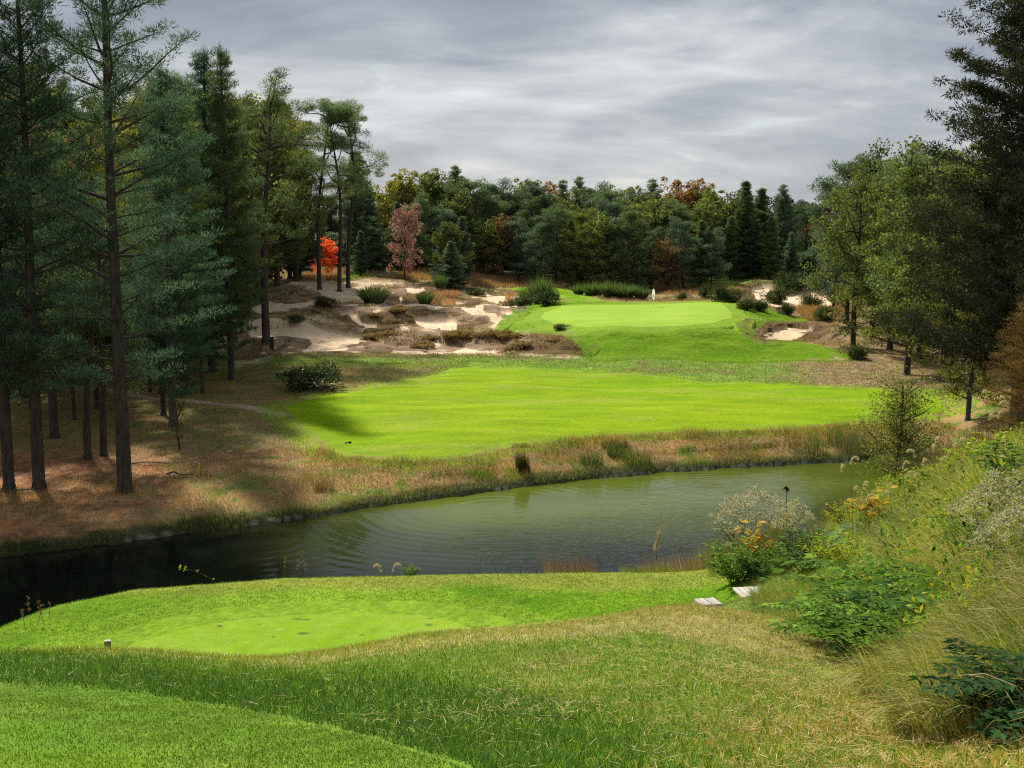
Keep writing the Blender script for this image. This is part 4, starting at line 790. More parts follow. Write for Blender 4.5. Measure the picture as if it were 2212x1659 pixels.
# near rough in front of the camera
def fan(rg, n, y0, y1, m0=-.50, m1=.50, pad=1.5, pw=1.0):     # evenly over the ground in view, plus a margin at both sides
    y = (y0**(1/pw)+(y1**(1/pw)-y0**(1/pw))*rg.random(n))**pw; x = (m0+(m1-m0)*rg.random(n))*y+rg.uniform(-pad, pad, n); return x, y
x, y = fan(rg, 330000, 3.2, 13.5, -.55, .62); sd = insd(x, y, UT); k = (sd < -.03) & ~((y > 12) & (x > 4.5)); x, y = x[k], y[k]
nb_ = fbm(x/1.2, y/1.2, 4, 50); nc_ = fbm(x/.35, y/.35, 3, 61); dr = np.clip(sstep(-1.5, 3.0, x+(y-6)*.10+(nb_-.5)*3)*.55+sstep(7.9, 8.9, y-.16*x+(nb_-.5)*1.2)*.6+(nc_-.5)*.5, 0, 1)
g1 = pal(rg, len(x), [(.13, .26, .02), (.18, .33, .03), (.25, .36, .05), (.08, .17, .025)], [3, 3, 2, 1]); g2 = pal(rg, len(x), [(.48, .41, .14), (.58, .47, .20), (.32, .36, .06), (.52, .33, .10)], [3, 2, 3, 1]); og = pal(rg, len(x), [(.60, .34, .08), (.55, .42, .12), (.48, .28, .07)], [2, 2, 1]); g2 = np.where((rg.random(len(x)) < sstep(.6, 2.2, x+(nb_-.5)*1.5)*(1-sstep(5.5, 7.5, y)))[:, None], og, g2)
pick = (rg.random(len(x)) < dr*.8)[:, None]; c = np.where(pick, g2, g1)
e_ = -insd(x, y, UT); lush_shade = (1-sstep(.7, 2.0, e_+(nb_-.5)*1.2))*(1-sstep(-.5, 1.5, x)); c = np.where((rg.random(len(x)) < lush_shade)[:, None], pal(rg, len(x), [(.075, .165, .035), (.11, .22, .04), (.055, .12, .03)], [2, 2, 1]), c); hs_ = .050*(1+.35*lush_shade)  # taller blades at the tee edge, shade side painted in as dark green
spike_obj('rough_grass', 'ankle high green and straw coloured rough grass in the foreground', seat(x, y), hs_, .0065, .8, rg, c)
x, y = fan(rg, 150000, 3.2, 7.6, -.55, .3); sd = insd(x, y, UT); k = sd > 0; x, y = x[k], y[k]
spike_obj('mown_tee_grass', 'closely mown grass of the near tee', seat(x, y, 0), .014, .005, .8, rg, pal(rg, len(x), [(.12, .23, .02), (.16, .27, .03), (.09, .18, .02), (.24, .29, .06)], [3, 3, 2, 1]))
# fallen pine straw lying over it
x, y = fan(rg, 42000, 3.2, 11.5, -.4, .55); dens = sstep(-1.2, 4.4, x+(fbm(x/.8, y/.8, 3, 8)-.5)*6)*.9+.05; k = (rg.random(len(x)) < dens) & (insd(x, y, UT) < -.05); x, y = x[k], y[k]
spike_obj('pine_straw', 'dry pine needles strewn over the foreground grass', seat(x, y, .035), .085, .0042, 3.0, rg, pal(rg, len(x), [(.62, .47, .22), (.55, .36, .14), (.70, .58, .34), (.50, .26, .08)], [3, 2, 2, 1]), TMD, flat=.93)
# lower lawn round the lower tee
x = rg.uniform(-14, 9, 130000); y = rg.uniform(21, 32.5, 130000); k = (insd(x, y, LT) < -.03) & (insd(x, y, DECK) > -2.2) & (x-(y-24)*.12 < 6.3) & (x-(y-24)*.35 < 4.6+rg.normal(size=len(x))*.25); x, y = x[k], y[k]
e = insd(x, y, DECK); yl = np.clip(1-np.abs(e)/1.0, 0, 1)*.6
c = np.where((rg.random(len(x)) < yl)[:, None], pal(rg, len(x), [(.36, .33, .08), (.42, .34, .13)], [1, 1]), pal(rg, len(x), [(.11, .25, .012), (.15, .30, .02), (.08, .18, .015)], [3, 3, 1]))
spike_obj('lawn_grass', 'bright green grass around the lower tee', seat(x, y), .055, .016, .9, rg, c)
# the slope between the two tees on the right, dry grass
x = rg.uniform(-1, 16, 330000); y = rg.uniform(10.5, 38, 330000); k = (x-.28*y+.4 < 3.2) & ~((y > 21) & (x-(y-24)*.12 < 5.8) & (x-(y-24)*.35 < 4.4)) & (insd(x, y, LT) < 0); x, y = x[k], y[k]
spike_obj('dry_slope_grass', 'dry straw coloured grass on the slope beside the steps', seat(x, y), .06, .014, .9, rg, pal(rg, len(x), [(.40, .34, .15), (.30, .32, .08), (.48, .36, .18), (.22, .30, .05)], [3, 3, 2, 2]))
# pond margin across the water
x = rg.uniform(-30, 30, 260000); y = rg.uniform(44, 80, 260000); sd = insd(x, y, POND); sf = insd(x, y, FAIR); k = (sd < -.12) & (sf < .35) & (-sd < 11.5+3*fbm(x/4, y/4, 3, 40)) & (y > 44+.25*x) & (rg.random(len(x)) < np.where(x < -12, .35, 1)); x, y, sd, sf = x[k], y[k], sd[k], sf[k]
a_ = fbm(x/3, y/3, 4, 141); b_ = fbm(x/1.0, y/1.0, 3, 142); hh = .22+.30*sstep(.45, .7, a_)+.25*(1-sstep(0, 1.2, np.abs(sf+.5)))*(x > 3)
tan = pal(rg, len(x), [(.44, .29, .13), (.52, .38, .18), (.36, .21, .10), (.42, .32, .11)], [3, 2, 2, 2]); grn = pal(rg, len(x), [(.19, .23, .05), (.28, .29, .07), (.13, .16, .04)], [2, 2, 1])
gk = (rg.random(len(x)) < np.clip(sstep(.5, .62, b_)*.8+(1-sstep(.2, 1.4, -sd))*.7, 0, .9))[:, None]
spike_obj('pond_margin_grass', 'tan and rusty rough grass along the far pond bank', seat(x, y, -.02), hh, .028, .55, rg, np.where(gk, grn, tan), TMD)
# brown rough on the left bank and among the trees
x = rg.uniform(-42, -4, 90000); y = rg.uniform(56, 110, 90000); k = (insd(x, y, FAIR) < 0) & (insd(x, y, POND) < -.3) & (rg.random(len(x)) < .25+.75*sstep(64, 80, y+fbm(x/5, y/5, 2, 3)*6)) & (line_d(x, y, PATH) > .6); x, y = x[k], y[k]
b_ = fbm(x/3, y/3, 4, 150); gk = (rg.random(len(x)) < sstep(.4, .6, b_))[:, None]
spike_obj('shaded_rough_grass', 'brown green rough grass on the shaded bank under the pines', seat(x, y, -.02), .16, .035, .8, rg, np.where(gk, pal(rg, len(x), [(.15, .18, .05), (.20, .23, .06)], [1, 1]), pal(rg, len(x), [(.34, .21, .10), (.26, .17, .07), (.38, .28, .11)], [2, 2, 1])), TMD)
# rough strip between fairway and the sand
x = rg.uniform(-30, 42, 130000); y = rg.uniform(84, 117, 130000); sf = insd(x, y, FAIR); k = (sf < .05) & (y > 98-.9*np.maximum(x-12, 0)*.9) & (insd(x, y, CHW[0]) < -.2) & (insd(x, y, LAWN) < -.2); x, y = x[k], y[k]
b_ = fbm(x/3.2, y/2, 4, 160); b2 = fbm(x/1.1, y/1.1, 3, 161); lf = sstep(20, 32, x+(b_-.5)*18)
c = np.where((rg.random(len(x)) < lf*.85)[:, None], pal(rg, len(x), [(.30, .19, .10), (.36, .25, .14), (.42, .33, .21), (.22, .24, .07)], [3, 2, 1, 2]), np.where((b2 > .52)[:, None], pal(rg, len(x), [(.22, .30, .07), (.28, .34, .10)], [1, 1]), pal(rg, len(x), [(.15, .23, .05), (.22, .20, .07)], [3, 1])))
spike_obj('fringe_grass', 'ragged green rough grass between the fairway and the sand', seat(x, y, -.02), .15, .05, .9, rg, c)
# waste area grass
x = rg.uniform(-45, 62, 330000); y = rg.uniform(112, 214, 330000)
bad = (insd(x, y, LAWN) > -.3)
for poly in CHW: bad |= (sd_box(x, y, poly, 3) > (.1 if poly is CHW[0] else .3))
isl = np.zeros(len(x), bool)
for poly, h in ISW: isl |= sd_box(x, y, poly, 3) > .1
bad |= (fbm(x/5, y/9, 4, 222) > .485) & (y > 116) & (y < 184) & (x < 2) & (x > -34)
k = (~bad | isl) & (sd_box(x, y, LAWN, 3) < -.3); x, y, isl = x[k], y[k], isl[k]
b_ = fbm(x/4, y/4, 4, 170); b2 = fbm(x/1.3, y/1.3, 3, 171); p_ = sstep(.55, .66, fbm(x/9, y/9, 3, 172))*(y > 165)
c = np.where((rg.random(len(x)) < sstep(.5, .6, b_)*.6)[:, None], pal(rg, len(x), [(.13, .14, .04), (.10, .12, .03)], [1, 1]), pal(rg, len(x), [(.44, .31, .16), (.34, .22, .11), (.52, .40, .22)], [3, 3, 2]))
c = np.where(isl[:, None], pal(rg, len(x), [(.30, .19, .10), (.20, .125, .065), (.40, .27, .14), (.19, .18, .06)], [3, 3, 2, 1]), c)
spike_obj('waste_area_grass', 'wiry brown and tan grass over the sandy dunes', seat(x, y, -.03), .17+.22*(b2 > .56)+.16*isl, .06, .9, rg, c, TMD)
# broom sedge, pinkish tan plumes along the top of the dunes
pts = []
for px0, px1, py0, py1, n in ((850, 1010, 588, 604, 9000), (1000, 1110, 600, 612, 5000), (640, 760, 588, 600, 3500), (1040, 1190, 606, 614, 2500), (930, 990, 640, 655, 1400), (1090, 1110, 635, 650, 400), (1440, 1560, 622, 640, 2500), (1740, 1830, 660, 690, 3500)):
    x0, y0_ = G(px0, py1, 130, 215)[:2]; x1, y1_ = G(px1, py0, 130, 215)[:2]
    pts.append(np.stack([rg.uniform(min(x0, x1), max(x0, x1), n), rg.uniform(min(y0_, y1_)-1, max(y0_, y1_)+3, n)], 1))
pts = np.concatenate(pts)
spike_obj('broom_sedge', 'pinkish tan broom sedge along the crest of the dunes', seat(pts[:, 0], pts[:, 1], 0), .75, .06, .35, rg, pal(rg, len(pts), [(.50, .28, .15), (.58, .36, .20), (.42, .22, .11)], [2, 2, 1]), TMD)
# ------------------------------------------------------------------ shrubs and near plants
def leaf_quads(P0, D, L_, W_, rg, up=None):
    """folded leaves: P0 base, D direction"""
    n = len(P0); D = unit(D); s = np.cross(D, np.array([0, 0, 1.])+rg.normal(size=(n, 3))*.35); s = unit(s); nrm = np.cross(s, D)
    Lk = (L_*(.7+.6*rg.random(n)))[:, None]; Wk = (W_*(.8+.4*rg.random(n)))[:, None]
    tip = P0+D*Lk-np.array([0, 0, 1.])*Lk*.18*rg.random(n)[:, None]; mid = P0+D*Lk*.45
    return np.stack([P0, mid+s*Wk*.5+nrm*Wk*.18, tip, mid-s*Wk*.5+nrm*Wk*.18], 1).reshape(-1, 3)
def leafy(seed, h=1.0, spread=.5, stems=9, L_=.07, W_=.045, per=26, col=((.07, .16, .02), (.13, .24, .03)), wts=None, compound=False, lean=(0, 0), tipcol=None, woody=(.10, .07, .04), bare=.2, rad=.006, droop=.1):
    rg = np.random.default_rng(seed); lines = []; Pv = []; Cv = []
    for s in range(stems):
        a = rg.random()*6.28; e = spread*math.sqrt(rg.random()); hh = h*(.65+.45*rg.random())*(1-.35*e/max(spread, .01))
        d = np.array([math.cos(a)*e+lean[0]*hh, math.sin(a)*e+lean[1]*hh, hh]); ln = limb((math.cos(a)*e*.25, math.sin(a)*e*.25, -.03), d, np.linalg.norm(d), rg, 8, .06, 0.0, rad, rad*.35); lines.append(ln)
        if compound:
            for j in range(per):
                t = bare+(1-bare)*((j+rg.random())/per); i = min(int(t*7), 6); f = t*7-i; p = ln[0][i]*(1-f)+ln[0][i+1]*f
                az_ = j*2.4+rg.random(); el = .55-.2*rg.random(); rl = L_*4.2*(.7+.5*rg.random())
                rc = limb(p, (math.cos(az_)*math.cos(el), math.sin(az_)*math.cos(el), math.sin(el)), rl, rg, 7, .04, -.09, .0022, .001); lines.append(rc)
                m = 7; base = rc[0][1:]; dr = np.gradient(rc[0], axis=0)[1:]; dr = unit(dr); sd = unit(np.cross(dr, np.array([0, 0, 1.])))
                q0 = np.concatenate([base, base, base[-1:]]); dd = np.concatenate([sd*.9+dr*.55, -sd*.9+dr*.55, dr[-1:]])
                Pv.append(leaf_quads(q0, dd, L_, W_, rg)); cc_ = pal(rg, 1, col, wts or [1]*len(col), .25)[0]; Cv.append(np.repeat(cc_[None]*(.8+.4*rg.random((len(q0), 1))), 4, 0))
        else:
            t = bare+(1-bare)*rg.random(per)**.8; i = np.minimum((t*7).astype(int), 6); f = (t*7-i)[:, None]; p = ln[0][i]*(1-f)+ln[0][i+1]*f
            az_ = rg.random(per)*6.28; dd = np.stack([np.cos(az_), np.sin(az_), .45-droop*3*rg.random(per)], 1)
            p = p+dd*L_*.5*rg.random((per, 1)); Pv.append(leaf_quads(p, dd, L_, W_, rg)); Cv.append(np.repeat(pal(rg, per, col, wts or [1]*len(col), .3), 4, 0))
    tv, tf = tubes(lines, 5); V = np.concatenate(Pv); c = np.concatenate(Cv)
    return new_mesh('stem', tv, tf), new_mesh('foliage', V, np.arange(len(V)).reshape(-1, 4), c, smooth=False)
LEAFM = tint_mat('near_leaves', .42, .012); STEM = bark_mat('twigs', (.07, .055, .03), (.16, .12, .06), 20); STEMG = bark_mat('green_stems', (.06, .09, .02), (.14, .17, .04), 20)
SH = {}
def shrub_proto(k, *a, **kw): SH[k] = leafy(*a, **kw)
def plant(k, loc, name, label, cat='shrub', group=None, sc=1, rz=0, stem=STEM, mat=None):
    r = empty(name, loc, rz, sc); tag(r, label, cat, group)
    for nm, me, m in (('stem', SH[k][0], stem), ('foliage', SH[k][1], mat or LEAFM)):
        o = bpy.data.objects.new(nm, me); COL.objects.link(o); o.parent = r
        if not len(me.materials): me.materials.append(m)
    return r
GRN = ((.08, .17, .02), (.14, .27, .03), (.22, .36, .05)); DK = ((.04, .10, .02), (.08, .17, .03), (.14, .25, .05)); YL = ((.45, .42, .03), (.36, .40, .04), (.22, .32, .03)); ORG = ((.50, .27, .03), (.55, .38, .05), (.36, .2, .04))
shrub_proto('bushA', 201, 1.15, .62, 34, .10, .06, 34, GRN+((.34, .34, .04),), [4, 4, 3, .5]); shrub_proto('bushB', 202, 1.0, .6, 30, .085, .05, 34, DK+((.15, .22, .09),), None)
shrub_proto('yellow', 203, .8, .6, 24, .08, .055, 26, YL, None); shrub_proto('orange', 204, .75, .28, 9, .13, .085, 9, ORG, None, bare=.5)
shrub_proto('sumac', 205, 1.05, .45, 8, .12, .046, 9, GRN+((.05, .13, .03),), None, compound=True); shrub_proto('sumac2', 206, .9, .4, 7, .12, .046, 9, GRN, None, compound=True); shrub_proto('sumacdk', 207, .62, .42, 8, .11, .042, 8, ((.02, .06, .02), (.035, .09, .03), (.05, .12, .04)), None, compound=True)
shrub_proto('weed', 208, .9, .3, 12, .06, .014, 34, ((.16, .20, .07), (.22, .24, .10), (.10, .16, .05)), None); shrub_proto('silver', 209, .75, .4, 14, .10, .03, 22, ((.30, .38, .30), (.20, .30, .20), (.12, .2, .08)), None)
shrub_proto('vine', 210, 1.3, .8, 18, .13, .09, 18, ((.30, .42, .03), (.18, .32, .03), (.42, .45, .04)), None)
# white flower heads over a grey green bush
def flower_mesh(seed, h, spread, n, sz, cols):
    rg = np.random.default_rng(seed); a = rg.random(n)*6.28; e = spread*np.sqrt(rg.random(n)); z = h*(1-.55*(e/spread)**2)+rg.normal(size=n)*.07
    c = np.stack([np.cos(a)*e, np.sin(a)*e, z], 1); k = 26; cc = np.repeat(c, k, 0); u = rvec(rg, n*k)*np.array([1, 1, .55])
    p = cc+u*sz*rg.random((n*k, 1)); q = leaf_quads(p, unit(u+np.array([0, 0, .8])), .036, .028, rg); return new_mesh('flower', q, np.arange(len(q)).reshape(-1, 4), np.repeat(pal(rg, n*k, cols, [1]*len(cols), .15), 4, 0), smooth=False)
shrub_proto('flowerbush', 211, 1.15, .75, 40, .06, .025, 26, ((.16, .20, .10), (.11, .17, .05), (.24, .26, .15)), None); shrub_proto('greybush', 212, .9, .6, 34, .05, .02, 26, ((.22, .24, .12), (.15, .20, .06), (.30, .30, .18)), None)
FL1 = flower_mesh(301, 1.22, .85, 150, .11, ((.46, .42, .34), (.60, .56, .47), (.36, .32, .25))); FL2 = flower_mesh(302, .95, .62, 110, .09, ((.48, .46, .34), (.60, .56, .44), (.36, .36, .24)))
def NP(px, py, y0=3.2, y1=42.): return GG(px, py, y0, y1)
def put(k, px, py, top, hh, name, label, cat='shrub', wide=1.0, rz=None, stem=STEM, Y=None, group=None):
    if Y is None: p = NP(px, py)
    else: x = (px-1106)/FPX*Y; p = np.array([x, Y, hgt(x, Y)])
    t = P(px, top, p[1])[2]; s = max((t-p[2])/hh, .2)
    return plant(k, p, name, label, cat, group, (s*wide, s*wide, s), random.random()*6 if rz is None else rz, stem)
def flowers(r, me): o = bpy.data.objects.new('flower', me); COL.objects.link(o); o.parent = r; me.materials.append(LEAFM) if not len(me.materials) else None
r = put('flowerbush', 1628, 1196, 1068, 1.2, 'flowering_shrub', 'white flowering bush standing before the pond water', wide=.95); flowers(r, FL1)
r = put('greybush', 1712, 1185, 1092, .95, 'flowering_shrub', 'small pale flowering weed bush right of the white flowering one', wide=.8); flowers(r, FL2)
r = put('greybush', 2150, 1200, 1040, .95, 'flowering_shrub', 'greyish white flowering bush near the right edge', wide=1.0); flowers(r, FL2)
r = put('greybush', 2215, 1250, 1100, .95, 'flowering_shrub', 'second greyish flowering bush cut by the right edge', wide=1.1); flowers(r, FL2)
put('orange', 1622, 1225, 1118, .75, 'orange_leaved_plant', 'plant with a bunch of orange leaves left above the green bush', 'plant', rz=1)
put('orange', 1898, 1150, 1048, .75, 'orange_leaved_plant', 'low orange leaved plant by the pond end', 'plant', wide=1.3, rz=2)
put('orange', 1700, 1160, 1080, .75, 'orange_leaved_plant', 'orange leaved stalk under the dark wilted bloom', 'plant', wide=.7, rz=4)
put('bushA', 1588, 1258, 1152, 1.12, 'leafy_bush', 'bright green leafy bush at the lawn corner', wide=1.1)
put('bushB', 1640, 1248, 1178, 1.0, 'leafy_bush', 'silvery green leaves of the bush above the wooden boards', wide=1.0)
put('bushB', 1742, 1232, 1135, 1.0, 'leafy_bush', 'dark green bush in the middle of the right bank', wide=1.1)
put('bushA', 1690, 1235, 1165, 1.12, 'leafy_bush', 'light green bush between two darker ones', wide=.9)
put('yellow', 1812, 1225, 1140, .8, 'yellow_leaved_bush', 'yellow green bush right of the dark one', wide=1.0)
put('yellow', 1862, 1235, 1135, .8, 'yellow_leaved_bush', 'second yellow green bush, behind the sumac', wide=1.0)
put('yellow', 1835, 1140, 1072, .8, 'yellow_leaved_bush', 'pale yellow bush near the water edge', wide=1.0)
put('yellow', 2060, 1305, 1238, .8, 'yellow_leaved_bush', 'small bright yellow plant amid the long grass', wide=.9)
put('yellow', 2010, 1075, 1010, .8, 'yellow_leaved_bush', 'yellow leaved patch below the foxtail heads', wide=1.3)
put('yellow', 2080, 1045, 985, .8, 'yellow_leaved_bush', 'yellow leaved patch upper right above the long grass', wide=1.3)
put('silver', 1835, 1215, 1105, .75, 'silver_leaved_weed', 'silvery leaved weed on the bank', 'plant')
put('weed', 1770, 1180, 1085, .9, 'tall_weed', 'thin grey weed beside the pond', 'plant'); put('weed', 1960, 1165, 1060, .9, 'tall_weed', 'thin weed in the yellow grass', 'plant', wide=1.4)
put('weed', 2185, 1330, 1130, .9, 'tall_weed', 'tall thin weed at the right edge', 'plant', wide=1.3); put('weed', 2110, 1360, 1190, .9, 'tall_weed', 'tall seedy weed left of the right edge', 'plant', wide=1.3)
put('sumac2', 1900, 1345, 1180, .98, 'sumac_shrub', 'sumac shrub at the back of the big clump', wide=1.5); put('sumac', 1960, 1345, 1188, 1.1, 'sumac_shrub', 'dark leaved sumac shrub right in the big clump', wide=1.5)
put('sumac2', 1842, 1425, 1262, .98, 'sumac_shrub', 'front sumac shrub leaning over the dry grass', wide=1.5); put('sumac', 1905, 1420, 1235, 1.1, 'sumac_shrub', 'sumac shrub at the centre of the big clump', wide=1.5); put('sumac', 1800, 1390, 1262, 1.1, 'sumac_shrub', 'leftmost sumac of the big clump', wide=1.4); put('sumac2', 1985, 1435, 1320, .98, 'sumac_shrub', 'low sumac at the right foot of the big clump', wide=1.4)
put('sumacdk', 2165, 1555, 1435, .66, 'sumac_shrub', 'very dark sumac in the lower right corner', wide=1.2); put('sumacdk', 2230, 1570, 1400, .66, 'sumac_shrub', 'dark sumac cut off by the lower right edge', wide=1.2)
put('sumac2', 2062, 1200, 1075, .98, 'sumac_shrub', 'slim upright sumac shoot in the long grass', wide=.6); put('sumac2', 2140, 1235, 1110, .98, 'sumac_shrub', 'second slim sumac shoot farther right', wide=.6)
put('vine', 2155, 1040, 918, 1.3, 'broad_leaved_vine', 'yellow green broad leaved plant at the upper right', 'plant', wide=1.1); put('bushB', 2200, 1060, 940, 1.0, 'leafy_bush', 'dark bush at the right edge under the rusty tree', wide=1.2)
put('bushA', 880, 1272, 1218, 1.12, 'leafy_bush', 'lone green bush peeping over the lawn edge', wide=1.25, Y=30.6)
put('yellow', 1478, 1255, 1225, .8, 'yellow_leaved_bush', 'tiny yellow leaved bush left of the bank', wide=1.0, Y=33)
# dark wilted bloom
# bent twig with yellow leaves over the lawn edge
sx, sy = (440-1106)/FPX*29.3, 29.3; g = hgt(sx, sy); rgx = np.random.default_rng(9)
def twig(name, label, base, pts, leafs, L_, W_, cols, rad=.006, mat=None):
    r = empty(name, base); tag(r, label, 'twig'); pts = np.array(pts, float); tv, tf = tubes([(pts, np.linspace(rad, rad*.4, len(pts)))], 5); link('stem', new_mesh('stem', tv, tf), mat or STEM, r)
    i = rgx.integers(1, len(pts), leafs); q = leaf_quads(pts[i]+rgx.normal(size=(leafs, 3))*.01, rvec(rgx, leafs)+np.array([0, 0, .4]), L_, W_, rgx)
    link('foliage', new_mesh('foliage', q, np.arange(len(q)).reshape(-1, 4), np.repeat(pal(rgx, leafs, cols, [1]*len(cols)), 4, 0), smooth=False), LEAFM, r)
twig('arching_twig', 'arching twig with a few yellow leaves above the lawn edge', (sx, sy, g), [(.05, 0, -.05), (0, 0, .12), (-.15, 0, .22), (-.4, 0, .33), (-.7, 0, .42), (-.85, .0, .44)], 22, .09, .05, YL)
b0 = NP(1840, 1330); twig('bare_twig', 'bare brown twig reaching left from the sumac clump', tuple(b0), [(0, 0, .05), (-.15, -.1, .45), (-.35, -.15, .52), (-.6, -.2, .45), (-.9, -.25, .36), (-1.05, -.3, .34)], 6, .05, .03, DK)
# dry seed stalks along the lawn edge
for i, px in enumerate([18, 30, 44, 60, 75, 600, 622, 640, 650, 1010, 1035, 1075, 1098, 1125, 1160, 1200, 1215, 1232, 1250, 1270]):
    Y = 30.2 if px > 100 else 26.0; x = (px-1106)/FPX*Y; g = hgt(x, Y); tall = (.35+.5*rgx.random())*(1.4 if px > 1180 else 1)
    r = empty('seed_stalk', (x, Y, g)); tag(r, 'thin dry seed stalk standing along the lawn edge above the pond', 'dry plant', 'dry seed stalks along the lawn edge')
    ln = limb((0, 0, -.05), (rgx.normal()*.2, 0, 1), tall, rgx, 6, .1, 0, .006, .003); tv, tf = tubes([ln], 4); link('stalk', new_mesh('stalk', tv, tf), STEM, r)
    q, s_ = needles(ln[0][-3:], np.full((3, 3), .03), 16, .05, .012, rgx); link('seed_head', tri_mesh('seed_head', q, s_, 3, (.30, .19, .12)), TMD, r)
# foxtails
FX = [(1850,1000),(1868,1062),(1905,1090),(1932,1060),(1990,985),(2008,1005),(2030,975),(2035,955),(2050,1000),(1965,1010),(1975,1030),(2000,1035),(2062,985),(2085,970),(2100,960),(2120,965),(2150,905),(2168,902),(1888,1080),(1940,1075),(2140,855),(1830,1018),(2190,880),(1880,1055),(842,1247),(815,1238)]
fh = []
rgf = np.random.default_rng(12)
n = 10; pth = np.array([(0, 0, 0), (.02, 0, .06), (.05, 0, .10), (.09, 0, .12), (.13, 0, .11), (.16, 0, .08)]); q = np.repeat(pth, 60, 0)+rvec(rgf, 360)*.014; q2, s2 = needles(q, np.full((360, 3), .004), 1, .04, .004, rgf, up=0, jit=.3)
tvh, tfh = tubes([(pth, np.array([.010, .015, .016, .015, .012, .005]))], 7); HEAD = new_mesh('seed_head', np.concatenate([q2, tvh.repeat(1, 0)]), np.concatenate([np.arange(len(q2)).reshape(-1, 3), np.concatenate([tfh[:, :3], tfh[:, [0, 2, 3]]])+len(q2)]), np.full((len(q2)+len(tvh), 3), 1.0)*np.array([.72, .60, .40]), smooth=True)
for i, (px, py) in enumerate(FX):
    Y = 31 if px < 1000 else (20 + 7*rgf.random()); x = (px-1106)/FPX*Y; g = hgt(x, Y); z = P(px, py, Y)[2]; s = Y/20*1.0
    r = empty('foxtail_grass', (x, Y, g)); tag(r, 'nodding pale foxtail head rising from the grass by the pond', 'foxtail', 'foxtail heads nodding above the bank')
    H = max(z-g, .25); ln = (np.array([(0.12*s, 0, -.05), (.08*s, 0, H*.4), (.02*s, 0, H*.8), (0, 0, H)]), np.array([.004, .004, .003, .003])); tv, tf = tubes([ln], 4); link('stalk', new_mesh('stalk', tv, tf), STEMG, r)
    hd = link('seed_head', HEAD, TMD, r); hd.location = (0, 0, H); hd.scale = (s*.85,)*3; hd.rotation_euler = (0, 0, rgf.normal()*.9+(3.14 if rgf.random() < .3 else 0))
# dark wilted bloom on its stalk
p = NP(1695, 1165); zt = P(1695, 1050, p[1])[2]-p[2]; r = empty('wilted_bloom', p); tag(r, 'dark brown wilted bloom on a stalk above the white bush', 'plant')
tv, tf = tubes([(np.array([(0, 0, -.05), (.03, 0, zt*.5), (0, 0, zt)]), np.array([.012, .01, .008]))], 5); link('stem', new_mesh('stem', tv, tf), STEM, r)
k = 22; q = leaf_quads(np.tile([[0, 0, zt]], (k, 1)), rvec(rgx, k)*np.array([1, 1, .2])-np.array([0, 0, .9]), .17, .04, rgx); link('petal', new_mesh('petal', q, np.arange(len(q)).reshape(-1, 4), np.tile([.06, .035, .03], (len(q), 1)), smooth=False), LEAFM, r)
# reed plume
x = (1425-1106)/FPX*33.5; g = hgt(x, 33.5); z = P(1425, 1152, 33.5)[2]-g; r = empty('reed_plume', (x, 33.5, g)); tag(r, 'single feathery reed plume before the pond', 'reed')
tv, tf = tubes([(np.array([(.05, 0, -.05), (.03, 0, z*.5), (0, 0, z)]), np.array([.008, .007, .004]))], 5); link('stalk', new_mesh('stalk', tv, tf), STEM, r)
q, s_ = needles(np.array([(0.01*i, 0, z-.5+.055*i) for i in range(10)]), np.array([(.07-.005*i, .05, .05) for i in range(10)]), 60, .08, .012, rgx, up=.9); link('plume', tri_mesh('plume', q, s_, 3, (.55, .45, .33)), TMD, r)
# ---- long grass on the right bank
rg = np.random.default_rng(400)
def bank_arcs(n, y0, y1, m0, m1, h, w, cols, wts, bend, dirv=(-1, -.35, 0), cond=None, seg=4):
    x, y = fan(rg, n, y0, y1, m0, m1, .3); k = (x-.28*y+.5+(fbm(x/1.0, y/1.0, 3, 201)-.5)*1.6 > 1.1) if cond is None else cond(x, y); x, y = x[k], y[k]
    P0 = seat(x, y, -.02); return arcs(P0, h*(.6+.8*fbm(x/1.3, y/1.3, 3, 202)), w, np.tile(np.array(dirv, float), (len(x), 1))+(fbm(x/1.6, y/1.6, 2, 203)-.5)[:, None]*np.array([1.5, 2.5, 0]), bend, rg, pal(rg, len(x), cols, wts, .3), seg)
YG = [(.36, .38, .07), (.52, .48, .16), (.15, .21, .035), (.62, .52, .26), (.36, .25, .11)]
arc_obj('bank_grass', 'long arching yellow green grass covering the right bank', [
  bank_arcs(38000, 5.0, 14, .26, .56, .40, .008, YG, [3, 3, 3, 2, 1], 1.7), bank_arcs(36000, 2.0, 34, .5, 1.25, .5, .012, YG, [3, 3, 3, 2, 1], 1.6), bank_arcs(46000, 14, 34, .20, .52, .55, .013, YG, [3, 3, 2, 3, 1], 1.6)])
arc_obj('bank_green_grass', 'bright green tufts of long grass on the right bank', [
  bank_arcs(9000, 5.5, 12, .27, .5, .38, .010, [(.12, .26, .02), (.18, .33, .03), (.08, .17, .02)], [2, 2, 1], 1.0, cond=lambda x, y: (fbm(x/.8, y/.8, 3, 211) > .52) & (x-.28*y > .35)),
  bank_arcs(12000, 14, 26, .30, .5, .5, .014, [(.16, .32, .03), (.24, .40, .05)], [1, 1], 1.3, cond=lambda x, y: (fbm(x/1.6, y/1.6, 3, 212) > .5))])
